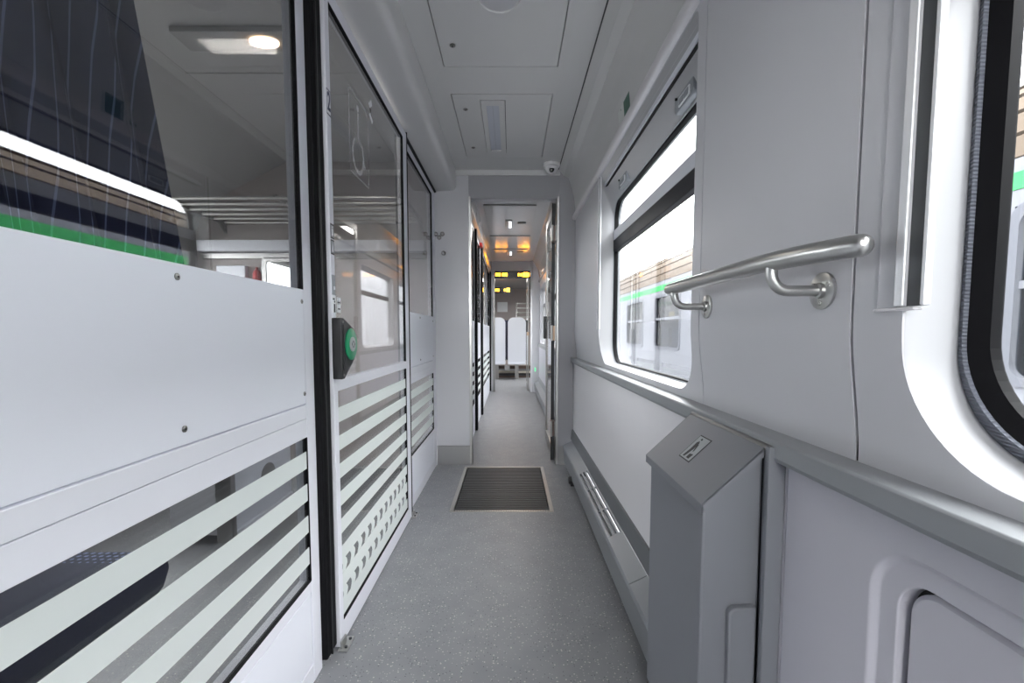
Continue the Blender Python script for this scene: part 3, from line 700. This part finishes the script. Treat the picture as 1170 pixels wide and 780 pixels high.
# seat with dotted fabric
st = empty('compartment_chair', (-1.1,.7,0), 'navy dotted fabric seat seen through the lower striped pane', 'chair')
MB().prism([(.42,.37),(.42,.49),(.50,.515),(.86,.525),(.98,.515),(1.035,.485),(1.045,.45),(1.02,.41),(.96,.385)],'x',-1.32,-.80,smooth=True).build('cushion','dotted_fabric',st,bevel=.03,seg=5)
MB().prism([(.30,.40),(.44,.42),(.36,1.10),(.24,1.08)],'x',-1.32,-.80).build('backrest','dotted_fabric',st,bevel=.03,seg=4)
MB().box(-1.2,-.95,.45,.80,0,.37).build('pedestal','steel_plain',st,bevel=.01)
# low white box with half-round cut-out
lb = empty('floor_cabinet', (-1.35,2.3,0), 'low white floor box with a half-round cutout in its side', 'box')
MB().box(-1.345,-1.30,2.08,2.64,.07,.345).build('side_board','white_frame',lb,bevel=.003)
MB().prism([(2.32,.20)]+[(2.39-.07*math.cos(t), .24+.07*math.sin(t)) for t in [i*PI/12 for i in range(13)]]+[(2.46,.20)],'x',-1.3,-1.297).build('arch_recess','steel_plain',lb)
MB().box(-1.60,-1.35,2.08,2.64,.05,.30).build('box_body','wall_grey',lb,bevel=.004)
MB().box(-1.36,-1.285,2.045,2.08,.03,.36).build('end_bar','steel_plain',lb,bevel=.004)
MB().box(-1.34,-1.29,2.08,2.64,.045,.068).build('edge_rail','white_frame',lb,bevel=.003)

# ================================================================ FLOOR MAT
mt = empty('entrance_mat', (-.05,2.97,0), 'recessed ribbed mat in a bright metal frame before the doorway', 'mat')
def xring(lo, li, z0, z1): return MB().sections([xy(lo,z0),xy(li,z0),xy(li,z1),xy(lo,z1)])
fo = [(MX1,MY0),(MX1,MY1),(MX0,MY1),(MX0,MY0)]; w2 = .022
fi = [(MX1-w2,MY0+w2),(MX1-w2,MY1-w2),(MX0+w2,MY1-w2),(MX0+w2,MY0+w2)]
xring(fo,fi,.003,-.012).build('mat_frame','mat_steel',mt)
MB().box(MX0+w2,MX1-w2,MY0+w2,MY1-w2,-.03,-.016).build('mat_backing','gap_dark',mt)
n = 30; y0 = MY0+w2+.006; st_ = (MY1-MY0-2*w2-.008)/n; first = None
for k in range(n):
    if first is None:
        first = MB().box(MX0+w2+.006,MX1-w2-.006,y0,y0+st_*.62,-.016,-.001).build('mat_slat','slat_dark',mt,bevel=.0015)
    else:
        c = first.copy(); COL.objects.link(c); c.location.y = k*st_
sc_ = MB()
for k in range(70):
    q = MX0+.03+k*(MX1-MX0-.06)/69
    sc_.box(q-.0018,q+.0018,MY0+.008,MY0+.015,.003,.0034)
sc_.build('frame_perforations','gap_dark',mt)['kind'] = 'stuff'

# ================================================================ HEATER COVER
ht = empty('heater_cover', (.43,2.2,0), 'long sloped metal heater cover with slots along the right wall', 'heater cover')
Y0,Y1 = 1.13,3.34
def top(x): return .168+(.200-.168)*(x-.387)/(.452-.387)
MB().prism([(.470,.272),(.463,.27),(.452,.200),(.470,.200)],'y',1.12,YE-.005).build('back_strip','strip_grey',ht)
# sloped top, split in sections with slots
def slope(ya, yb, nm='top_cover', m='heater_grey', holes=()):
    m_ = MB(); xs = [.3905,.452]
    if not holes: m_.prism([(.3905,top(.3905)),(.452,.200),(.452,.188),(.3905,top(.3905)-.012)],'y',ya,yb)
    return m_.build(nm,m,ht,bevel=.0015)
slope(1.13,1.455); 
# slotted section 1.90..2.60 : bars between three slots
slope(1.458,1.80); slope(2.62,3.335)
for (xa,xb) in ((.3905,.402),(.412,.420),(.430,.438),(.446,.452)):
    MB().prism([(xa,top(xa)),(xb,top(xb)),(xb,top(xb)-.012),(xa,top(xa)-.012)],'y',1.80,2.62).build('slot_bar','heater_grey',ht)
for k in (2.05,2.34): MB().prism([(.40,top(.40)-.001),(.448,top(.448)-.001),(.448,top(.448)-.01),(.40,top(.40)-.01)],'y',k,k+.012).build('slot_bridge','heater_grey',ht)
MB().box(.40,.45,1.79,2.63,.12,.158).build('slot_shadow','steel_kick',ht)
MB().prism([(.3905,.168),(.386,.160),(.398,.038),(.406,.038),(.398,.155)],'y',1.13,3.335).build('front_face','heater_grey',ht,bevel=.001)
MB().prism([(.470,.268),(.452,.20),(.388,.168),(.398,.038),(.470,.038)],'y',3.335,3.345).build('end_plate','heater_grey',ht)
MB().box(.43,.47,1.13,3.33,0,.12).build('pipe_box','gap_dark',ht)
cs = empty('floor_stop', (.375,2.98,0), 'small black knob at the floor under the heater cover', 'stop')
MB().lathe((.395,2.93,.036),'x',[(0,-.02),(.022,-.018),(.026,-.008),(.026,.008),(.02,.012),(0,.014)],18).build('knob','black_plastic',cs)
MB().box(.39,.43,2.915,2.945,0,.03).build('foot','black_plastic',cs)

# ================================================================ LITTER BIN
bn = empty('litter_bin', (.40,.95,.12), 'grey metal wall litter bin with a sloping lid and pictogram', 'bin')
BY0,BY1 = .794,1.098
MB().prism([(.343,.13),(.4475,.13),(.4475,.780),(.440,.786),(.343,.694)],'y',BY0,BY1).build('bin_body','bin_grey',bn,bevel=.004,seg=3)
# lid with turned-down lips
def lid_z(x): return .700+(.802-.700)*(x-.334)/(.442-.334)
ld = MB().prism([(.334,.700),(.442,.802),(.442,.795),(.339,.698),(.339,.682),(.334,.682)],'y',BY0-.012,BY1+.012).build('lid','bin_grey',bn,bevel=.0015)
for a,b in ((BY0-.012,BY0-.008),(BY1+.008,BY1+.012)):
    MB().prism([(.334,.700),(.442,.802),(.442,.784),(.334,.682)],'y',a,b).build('lid_lip','bin_grey',ld)
nrm = Vector((-(.802-.700),0,(.442-.334))).normalized(); sl = Vector((.108,0,.102)).normalized()
def lidpt(u, v, h=.0): # u along slope from the centre, v along y
    c = Vector((.392,.955,lid_z(.392))); return tuple(c+sl*u+Vector((0,1,0))*v+nrm*h)
def lidpoly(pts, h0, h1, nm, m, par):
    n_ = len(pts); vs = [lidpt(u,v,h0) for u,v in pts]+[lidpt(u,v,h1) for u,v in pts]
    return MB().add(vs,[tuple(range(n_)),tuple(range(2*n_-1,n_-1,-1))]+[(i,(i+1)%n_,n_+(i+1)%n_,n_+i) for i in range(n_)]).build(nm,m,par)
# v axis: +y is away from the viewer (left in the picture)
ls = lidpoly([(-.033,-.027),(.033,-.027),(.033,.027),(-.033,.027)],.0003,.0008,'pictogram_border','ink_black',ld)
lidpoly([(-.0305,-.0245),(.0305,-.0245),(.0305,.0245),(-.0305,.0245)],.0008,.0011,'pictogram_field','sticker_grey',ls)
lidpoly([(-0.0269,0.0150),(-0.0269,0.0075),(-0.0045,0.0015),(0.0134,0.0015),(0.0190,0.0075),(0.0134,0.0135),(-0.0045,0.0120)],.0011,.0014,'figure_mark','ink_black',ls)
lidpoly([(0.0213,0.0030),(0.0258,0.0030),(0.0269,0.0090),(0.0224,0.0105)],.0011,.0014,'figure_mark','ink_black',ls)
lidpoly([(0.0090,0.0030),(0.0112,-0.0015),(-0.0067,-0.0075),(-0.0090,-0.0045)],.0011,.0014,'figure_mark','ink_black',ls)
lidpoly([(-0.0269,-0.0030),(-0.0157,-0.0030),(-0.0134,-0.0165),(-0.0269,-0.0150)],.0011,.0014,'figure_mark','ink_black',ls)
# mounting board, hinge, pocket
MB().box(.450,.469,BY0-.012,BY1+.02,.10,.800).build('mounting_board','bin_grey',bn,bevel=.002)
MB().box(.4395,.482-.013,.762,.776,.05,.806).build('side_board','bin_grey',bn,bevel=.002)
MB().box(.4475,.4505,BY0+.004,BY1,.13,.79).build('back_gap','gap_dark',bn)
MB().cyl((.447,BY0-.022,.801),'y',.0065,BY1-BY0+.034,14).build('hinge_rod','steel_plain',bn)
MB().box(.4425,.4445,BY0+.0,BY0+.09,.8005,.8045).build('lid_slot','gap_dark',ld); MB().box(.4425,.4445,BY1-.20,BY1-.03,.8005,.8045).build('lid_slot','gap_dark',ld)
pk = [(.392,.15),(.389,.48)]+[(.404-.015*math.cos(t),.495+.015*math.sin(t)) for t in [i*PI/16 for i in range(0,9)]]+[(.4385,.512),(.4385,.15)]
MB().prism(pk,'y',BY0-.014,BY0+.002).build('side_pocket','bin_grey',bn,bevel=.004,seg=3)

# ================================================================ HANDRAIL
hr = empty('handrail', (.40,.85,1.10), 'brushed steel handrail on two bent brackets across the right wall', 'handrail')
ZR = 1.1086; RR_ = .0142
path = [(.395,1.1555,ZR),(.395,1.1545,ZR),(.395,1.152,ZR),(.395,1.147,ZR)]; rs = [.001,.0055,.0100,.0132]
path += [(.395,1.140,ZR)]; rs += [RR_]
for k in range(14):
    y = 1.10-(1.10-.74)*k/13; path.append((.395,y,ZR)); rs.append(RR_)
for k in range(1,17):
    t = k/16; y = .74-.170*t; path.append((.395+.034*t**2.0,y,ZR-.001*t)); rs.append(RR_)
path += [(.4305,.563,ZR-.001),(.4315,.5585,ZR-.001),(.432,.5565,ZR-.001),(.4322,.556,ZR-.001)]; rs += [.0132,.0100,.0055,.001]
MB().tube(path,RR_,24,rs=rs).build('rail','steel',hr)
for yb_ in (.698,1.109):
    pts = [(.474,yb_,1.064)]+[(.425,yb_,1.064)]
    pts += [(.421-.026*math.sin(t),yb_,1.090-.026*math.cos(t)) for t in [i*PI/16 for i in range(0,9)]]+[(.395,yb_,1.100)]
    br = MB().tube(pts,.0084,16).build('bracket_arm','steel',hr)
    fl = MB().lathe((XR,yb_,1.064),'x',[(.0,-.005),(.0255,-.005),(.028,-.0035),(.028,0)],32).build('flange','steel',hr)
    MB().lathe((XR,yb_,1.064),'x',[(.012,-.005),(.0115,-.010),(.0075,-.012)],24).build('flange_collar','steel',fl)
    for t in (90,210,330):
        MB().lathe((XR-.005,yb_+.0185*math.cos(math.radians(t+180)),1.064+.0185*math.sin(math.radians(t+180))),'x',[(0,-.0012),(.0035,-.001),(.0038,0)],12).build('flange_screw','steel_plain',fl)

# ================================================================ SMALL THINGS NEAR
# emergency exit sign on the cove
sg = empty('exit_arrow_sign', (.47,2.0,1.92), 'small green and white emergency arrow sign on the cove above the window', 'sign')
def sq(y0,y1,z0,z1,m,nm,off,par):
    def X(z):
        for (xa,za),(xb,zb) in zip(cv,cv[1:]):
            if za <= z <= zb: return xa+(xb-xa)*(z-za)/(zb-za)
    vs = [(X(z)-off-d,y,z) for d in (0,.0006) for y,z in ((y0,z0),(y1,z0),(y1,z1),(y0,z1))]
    return MB().add(vs,[(0,1,2,3),(7,6,5,4),(0,1,5,4),(1,2,6,5),(2,3,7,6),(3,0,4,7)]).build(nm,m,par)
sq(1.870,1.957,1.876,1.955,'sign_green','green_field',.0006,sg)
sq(1.961,2.050,1.876,1.955,'sign_white','white_field',.0006,sg)
def X_(z):
    for (xa,za),(xb,zb) in zip(cv,cv[1:]):
        if za <= z <= zb: return xa+(xb-xa)*(z-za)/(zb-za)
def cove_poly(pts, nm, m, par, off=.0013):
    n_ = len(pts); vs = [(X_(z)-off,y,z) for y,z in pts]+[(X_(z)-off-.0005,y,z) for y,z in pts]
    MB().add(vs,[tuple(range(n_)),tuple(range(2*n_-1,n_-1,-1))]+[(i,(i+1)%n_,n_+(i+1)%n_,n_+i) for i in range(n_)]).build(nm,m,par)
cove_poly([(1.885,1.911),(1.910,1.941),(1.910,1.926),(1.943,1.926),(1.943,1.896),(1.931,1.896),(1.931,1.912),(1.910,1.912),(1.910,1.888)],'arrow_mark','sign_white',sg)
cove_poly([(1.985,1.881),(1.990,1.916),(2.000,1.931),(2.010,1.916),(2.025,1.886),(2.017,1.884),(2.003,1.904),(1.993,1.879)],'figure_mark','sign_green',sg)
cove_poly([(1.997,1.936),(2.007,1.936),(2.007,1.948),(1.997,1.948)],'figure_mark','sign_green',sg)
# camera dome
dm = empty('security_camera', (.284,3.30,2.19), 'small white dome security camera at the far end of the ceiling', 'camera')
MB().lathe((.284,3.30,2.19),'z',[(.060,0),(.062,-.008),(.058,-.020),(.045,-.026),(0,-.026)],32).build('dome_base','dome_white',dm)
MB().lathe((.284,3.30,2.167),'z',[(.044,0),(.041,-.018),(.030,-.034),(.015,-.042),(0,-.044)],32).build('dome','dome_white',dm)
MB().lathe((.284,3.268,2.142),'y',[(.017,.012),(.0175,-.004),(.012,-.008),(0,-.009)],24).build('lens','lens_black',dm)

# ================================================================ DOORWAY LEAF + FAR CORRIDOR
d2 = struct('door_2', (.33,3.9,0), 'narrow glazed swing door folded back against the right wall')
XL = .322
MB().box(XL-.010,XL+.012,3.50,3.56,.012,1.975).build('stile','slot_dark',d2,bevel=.002)
MB().box(XL,XL+.022,4.20,4.25,.012,1.99).build('stile','steel_plain',d2,bevel=.002)
MB().box(XL,XL+.022,3.56,4.20,1.93,1.99).build('top_rail','steel_plain',d2,bevel=.002)
MB().box(XL,XL+.022,3.56,4.20,.012,.10).build('bottom_rail','steel_plain',d2,bevel=.002)
MB().box(XL+.008,XL+.014,3.56,4.20,.10,1.93).build('pane','window_glass',d2)
MB().box(XL-.013,XL-.009,3.495,3.505,.012,1.975).build('edge_seal','rubber',d2)
MB().box(XL-.03,XL,4.10,4.13,.95,1.15).build('door_handle','black_plastic',d2,bevel=.004)
for zz,m_ in ((1.735,'bronze_hinge'),(1.0,'tan_hinge'),(.275,'bronze_hinge')):
    h = MB().box(XL-.022,DX1-.001,3.415,3.50,zz-.055,zz+.055).build('hinge_block',m_,d2,bevel=.003)
    MB().cyl((XL-.018,3.412,zz-.058),'z',.008,.116,14).build('hinge_pin','steel',h)
    MB().cyl((DX1-.006,3.409,zz-.058),'z',.006,.116,14).build('hinge_pin','steel',h)
# far corridor shell
YF0, YF1, ZF = YE+.06, 7.75, 2.20
fr_ = struct('wall_2', (.48,5.6,0), 'right wall of the next corridor with windows')
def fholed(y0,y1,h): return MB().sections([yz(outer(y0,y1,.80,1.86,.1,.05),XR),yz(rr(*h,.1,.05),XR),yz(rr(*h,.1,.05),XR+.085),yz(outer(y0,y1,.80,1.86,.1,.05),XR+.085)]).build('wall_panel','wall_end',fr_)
fholed(YF0,6.25,(4.80,6.10,.84,1.72)); fholed(6.253,YF1,(6.42,7.45,.84,1.72))
MB().box(.47,.56,YF0,YF1,0,.80).build('lower_panel','wall_lower_dim',fr_)
MB().box(.452,.50,YF0,YF1,.775,.815).build('sill','ledge_grey',fr_,bevel=.002)
MB().prism([(.470,.27),(.452,.20),(.388,.168),(.398,.038),(.47,.038)],'y',4.4,YF1-.1).build('heater_box','heater_grey',fr_)
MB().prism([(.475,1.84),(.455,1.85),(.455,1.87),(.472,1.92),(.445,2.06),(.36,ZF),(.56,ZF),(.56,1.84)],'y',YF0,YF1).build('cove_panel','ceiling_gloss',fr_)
for i,h in enumerate(((4.80,6.10),(6.42,7.45))):
    w_ = struct('window_%d'%(4+i), (.53,sum(h)/2,1.3), 'rounded window in the next corridor')
    o_ = rr(h[0],h[1],.84,1.72,.1,.05); i_ = rr(h[0]+.03,h[1]-.03,.86,1.69,.09,.045)
    MB().sections([yz(o_,.50),yz(i_,.535),yz(i_,.56),yz(o_,.56)]).build('window_frame','white_reveal',w_)
    MB().box(.545,.552,h[0]+.02,h[1]-.02,.85,1.70).build('pane','window_glass',w_)
    MB().box(.53,.56,h[0]+.02,h[1]-.02,1.42,1.47).build('sash_rail','navy_band',w_)
fc = struct('ceiling_far', (0,5.6,ZF), 'glossy ceiling of the next corridor')
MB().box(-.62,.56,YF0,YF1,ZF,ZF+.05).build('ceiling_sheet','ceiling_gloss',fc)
for j,(a,b) in enumerate(((4.05,4.15),(4.35,5.55),(5.7,6.35),(6.6,7.6))):
    hh = empty('ceiling_hatch', (0,(a+b)/2,ZF), ['thin ceiling strip hatch just past the doorway','ceiling hatch of the next corridor with a bright small lamp','plain middle ceiling hatch of the next corridor','farthest ceiling hatch of the next corridor above the display'][j], 'hatch','ceiling inspection hatches')
    MB().box(-.26,.235,a,b,ZF-.012,ZF-.001).build('hatch_panel','ceiling_gloss',hh,bevel=.003)
for (lx,ly,lab) in ((-.025,5.05,'small bright ceiling lamp past the doorway'),(-.02,6.85,'small round ceiling lamp before the first display')):
    l_ = empty('ceiling_downlight', (lx,ly,ZF-.012), lab, 'lamp', 'small lamps of the next corridor')
    MB().box(lx-.035,lx+.035,ly-.16,ly+.16,ZF-.022,ZF-.012).build('lamp_bezel','steel_plain',l_,bevel=.003)
    MB().box(lx-.0,lx+.028,ly-.14,ly+.14,ZF-.026,ZF-.022).build('diffuser','lamp_small',l_)
for (lx,ly,lab) in ((.115,5.0,'dark slotted ceiling handle past the doorway'),(.13,6.75,'dark slotted ceiling handle before the first display')):
    v_ = MB().box(lx-.045,lx+.045,ly-.03,ly+.03,ZF-.020,ZF-.012).build('ceiling_vent','slot_dark',bevel=.004); tag(v_,lab,'vent','ceiling vents of the next corridor')
# left side of far corridor : short partitions and doors with black posts
fl_ = struct('trim_3', (-.4,5.6,2.1), 'housing over the doors of the next corridor')
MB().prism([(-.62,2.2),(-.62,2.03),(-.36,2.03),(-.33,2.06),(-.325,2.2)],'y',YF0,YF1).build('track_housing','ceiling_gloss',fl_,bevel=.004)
XF = -.365
P_ = partition('glazed_partition', XF, YF0, 4.57, 'first striped glass partition past the doorway on the left', simple=True)
partition('glazed_partition', XF, 4.66, 5.46, 'narrow striped glass partition between the first two black posts', simple=True)
partition('glazed_partition', XF, 5.56, 7.72, 'farthest striped glass partition before the second doorway', simple=True)
for i,(yy,lab) in enumerate(((4.58,'black door post nearest past the doorway'),(5.47,'second black door post past the doorway'),(7.73,'farthest black door post beside the second doorway'))):
    p_ = MB().box(XF-.04,XF+.026,yy,yy+.075,.01,2.03).build('seal_post','rubber',bevel=.004); tag(p_,lab,'post','black door posts of the next corridor')
rt = MB().box(XF+.001,XF+.035,5.25,5.37,1.985,2.025).build('emergency_tag','red_plastic',bevel=.003); tag(rt,'small red block over the striped partition past the doorway','tag')
wx = struct('wall_3', (-1.2,4.6,0), 'outer wall behind the next compartments')
box(-1.62,-1.55,YF0,YF1,0,2.25).build('outer_wall','comp_wall',wx)
box(-1.6,XF-.04,YF1-.04,YF1,0,2.25).build('cross_wall','comp_wall',wx)
box(-1.6,-.61,YF0,YF0+.02,0,2.25).build('cross_wall','comp_wall',wx)
# second doorway + column
we2 = struct('wall_6', (0,7.8,0), 'wall around the second doorway')
MB().box(-1.75,-.30,YF1,YF1+.06,0,2.25).build('wall_panel','wall_grey',we2)
MB().box(-.30,.50,YF1,YF1+.06,2.03,2.25).build('wall_panel','wall_grey',we2)
MB().prism([(.335+.0,YF1-.0)]+[(.375-.045*math.cos(t),YF1+.03-.10*math.sin(t)) for t in [i*PI/8 for i in range(5)]]+[(.48,YF1-.07),(.56,YF1-.07),(.56,YF1+.06),(.335,YF1+.06)],'z',0,2.25,smooth=True).build('column','wall_grey',we2)
MB().box(.56,1.45,YF1,YF1+.06,0,2.25).build('wall_panel','wall_grey',we2)
MB().box(-.305,-.275,YF1-.02,YF1+.08,0,2.03).build('door_jamb','steel_plain',we2,bevel=.003)
d3 = struct('door_3', (.30,8.2,0), 'second glazed swing door standing open')
MB().box(.285,.303,YF1+.08,YF1+.12,.01,1.98).build('stile','steel_plain',d3); MB().box(.285,.303,YF1+.75,YF1+.80,.01,1.98).build('stile','steel_plain',d3)
MB().box(.285,.303,YF1+.12,YF1+.75,.01,.1).build('bottom_rail','steel_plain',d3); MB().box(.285,.303,YF1+.12,YF1+.75,1.92,1.98).build('top_rail','steel_plain',d3)
MB().box(.291,.297,YF1+.12,YF1+.75,.1,1.92).build('pane','window_glass',d3)
MB().box(.255,.285,YF1+.10,YF1+.13,1.02,1.22).build('door_handle','black_plastic',d3,bevel=.004)
MB().box(.27,.31,YF1+.06,YF1+.085,.96,1.02).build('hinge_block','tan_hinge',d3,bevel=.003)
# ---- displays
def display(x0,x1,z0,z1,y,lab,cells):
    d_ = empty('led_display', ((x0+x1)/2,y,z0), lab, 'display', 'orange passenger displays')
    MB().box(x0,x1,y,y+.05,z0,z1).build('display_case','led_black',d_,bevel=.006)
    m_ = MB()
    for (a,b,za,zb) in cells: m_.box(x0+a*(x1-x0),x0+b*(x1-x0),y-.003,y-.0005,z0+za*(z1-z0),z0+zb*(z1-z0))
    m_.build('lit_characters','led_orange',d_)['kind'] = 'stuff'
cells = []
for k in range(9):
    if k != 4: cells += [(.03+k*.038,.03+k*.038+.024,.28,.72)]
cells += [(.66,.69,.3,.68),(.70,.72,.45,.68),(.73,.76,.3,.68),(.78,.80,.25,.75),(.81,.86,.2,.8),(.87,.90,.2,.8),(.91,.94,.2,.8),(.95,.975,.25,.75)]
display(-.275,.315,1.905,2.025,7.62,'wide orange lettered display hanging over the second doorway',cells)
c2 = [(.05+k*.07,.05+k*.07+.045,.28,.72) for k in range(4)]+[(.60,.66,.3,.7),(.68,.74,.3,.7),(.76,.95,.2,.85)]
display(-.385,-.015,1.925,2.055,10.6,'smaller orange display farther inside the saloon',c2)
# ---- saloon
s_ = struct('wall_5', (0,13,0), 'far end wall and sides of the saloon')
box(-1.7,1.4,12.6,12.66,0,2.3).build('end_wall','peach_wall',s_)
for sgn,xx_ in ((-1,-1.62),(1,1.32)):
    MB().sections([yz(outer(YF1+.06,12.6,0,2.2,.1,.1),xx_),yz(rr(8.35,11.4,.85,1.72,.1),xx_),yz(rr(8.35,11.4,.85,1.72,.1),xx_+sgn*.08),yz(outer(YF1+.06,12.6,0,2.2,.1,.1),xx_+sgn*.08)]).build('side_wall','comp_wall',s_)
    MB().box(min(xx_+sgn*.04,xx_+sgn*.048),max(xx_+sgn*.04,xx_+sgn*.048),8.3,11.45,.8,1.75).build('pane','window_glass',s_)
box(-1.75,1.45,YF1+.06,12.66,2.2,2.25).build('ceiling_sheet','ceiling_gloss',fc)
def seat(x, lab):
    s0 = empty('passenger_chair', (x,9.7,0), lab, 'chair', 'white shelled seats of the saloon')
    w_ = .192
    lo = rr(x-w_,x+w_,.37,1.33,.03,.12)
    MB().sections([[(a,9.70-.02*math.sin((b-.37)*2),b) for a,b in lo],[(a,9.76,b) for a,b in lo]],closed=False,smooth=True).add([(a,9.70-.02*math.sin((b-.37)*2)-.001,b) for a,b in lo],[tuple(range(len(lo)))]).build('seat_shell','seat_shell',s0)
    MB().box(x-w_-.025,x+w_+.025,9.765,9.84,.42,1.28).build('backrest_cushion','dotted_fabric',s0,bevel=.02)
    MB().box(x-w_+.01,x+w_-.01,9.84,10.25,.38,.46).build('seat_cushion','dotted_fabric',s0,bevel=.02)
    MB().box(x-w_,x+w_,9.66,10.2,.33,.375).build('seat_pan','seat_shell',s0,bevel=.01)
    MB().box(x-.04,x+.04,9.85,10.1,0,.34).build('pedestal','steel_plain',s0)
seat(-.315,'left white shelled seat back at the end of the corridor view')
seat(.122,'right white shelled seat back at the end of the corridor view')
sb = empty('seat_step', (0,10.3,0), 'low dark platform with cream and brown edge strips beneath the white seats', 'platform')
MB().box(-.9,.9,10.25,11.6,0,.10).build('step_block','slot_dark',sb); MB().box(-.9,.9,10.22,10.25,.10,.15).build('edge_strip','cord_cream',sb); MB().box(-.9,.9,10.22,10.25,.20,.27).build('edge_strip','brown_trim',sb); MB().box(-.9,.9,10.21,10.25,.0,.04).build('edge_strip','brown_trim',sb)
jb = MB().box(-.14,-.03,9.72,9.80,.21,.31).build('junction_box','steel_kick',bevel=.005); tag(jb,'small grey box low between the two white seats','box')
lr = empty('luggage_rack', (.35,11,1.8), 'tubular luggage rack on the right in the saloon', 'rack')
for k in range(5): MB().cyl((.12+.0*k,11.2,1.72-.11*k),'x',.018,1.1,10).build('rack_bar','steel',lr)
for k in (0,1): MB().cyl((.14+k*1.0,11.2,1.25),'z',.016,.52,10).build('rack_post','steel_plain',lr)
pn = MB().box(-.38,-.10,12.59,12.599,1.58,1.85).build('wall_notice','sticker_white'); tag(pn,'pale notice sheet on the far end wall','notice')
gl_ = MB().box(.40,.408,7.2,7.24,.40,.45).build('green_marker','green_led'); tag(gl_,'tiny green light low beside the far column','light')
gl_.location.x = -.02

# ================================================================ OUTSIDE
gd = struct('ground', (3,5,-1.2), 'track bed outside the windows')
box(.9,60,-30,60,-1.3,-1.2).build('track_bed','gravel',gd); box(-60,-2.7,-30,60,-1.3,-1.2).build('track_bed','gravel',gd)
XT = 3.2
tr = empty('train_carriage', (XT,5,-1.2), 'white passenger train with a green roofline stripe and beige ribbed roof on the next track', 'train')
YA, YZ = -9, 42
pitch = 2.42; edge = 2.95; ww = 1.55
wins = []
k = -4
while edge+k*pitch < YZ-1:
    wins.append((edge+k*pitch-ww, edge+k*pitch)); k += 1
bd = MB(); zl, zh = .68, 1.80
bd.box(XT,XT+.08,YA,YZ,-.9,zl); bd.box(XT,XT+.08,YA,YZ,zh,1.905)
prev = YA
for a,b in wins: bd.box(XT,XT+.08,prev,a,zl,zh); prev = b
bd.box(XT,XT+.08,prev,YZ,zl,zh)
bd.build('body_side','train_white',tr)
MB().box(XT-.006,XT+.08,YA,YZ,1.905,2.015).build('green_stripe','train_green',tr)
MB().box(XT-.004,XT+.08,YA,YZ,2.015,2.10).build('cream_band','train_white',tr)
MB().box(XT-.006,XT,YA,YZ,.10,.125).build('body_rib','train_frame',tr)
rf = [(XT,2.10),(XT+.02,2.26),(XT+.07,2.42),(XT+.16,2.56),(XT+.30,2.68),(XT+.55,2.78),(XT+1.4,2.86)]
for i in range(len(rf)-1):
    (xa,za),(xb,zb) = rf[i],rf[i+1]
    MB().prism([(xa,za+.012),(xb,zb-.012),(xb+.05,zb-.05),(xa+.05,za-.02)],'y',YA,YZ).build('roof_board','train_roof',tr)
MB().prism([(XT+.01,2.1)]+[(x+.03,z-.02) for x,z in rf]+[(XT+1.4,2.1)],'y',YA,YZ).build('roof_core','train_roof_dark',tr)
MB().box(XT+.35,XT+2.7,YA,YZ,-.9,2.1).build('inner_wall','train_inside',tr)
first = None
for i,(a,b) in enumerate(wins):
    if first is None:
        yc = (a+b)/2
        o_ = rr(a-.02,b+.02,zl-.02,zh+.02,.12); i_ = rr(a+.04,b-.04,zl+.04,zh-.04,.09)
        first = MB().sections([yz(o_,XT-.012),yz(i_,XT-.012),yz(i_,XT+.09),yz(o_,XT+.09)]).build('window_frame','train_frame',tr)
        MB().box(XT+.03,XT+.04,a,b,zl,zh).build('pane','train_glass',first)
        MB().box(XT+.015,XT+.05,a,b,1.28,1.33).build('window_bar','train_white',first)
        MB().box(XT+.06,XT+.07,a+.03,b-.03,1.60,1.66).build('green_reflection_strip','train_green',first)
        MB().box(XT+.10,XT+.30,a+.15,a+.7,zl,1.10).build('inner_seat','ink_navy',first)
        MB().box(XT+.10,XT+.30,a+.9,a+1.35,zl,1.10).build('inner_seat','train_frame',first)
        f_y = a
    else:
        c = dup(first, tr); c.location.y = a-f_y
yp = MB().box(XT+.06,XT+.07,9.15,9.45,1.34,1.43).build('yellow_notice','yellow_paper',tr)
# strip helper properties
for o in bpy.data.objects:
    if '_org' in o: del o['_org']
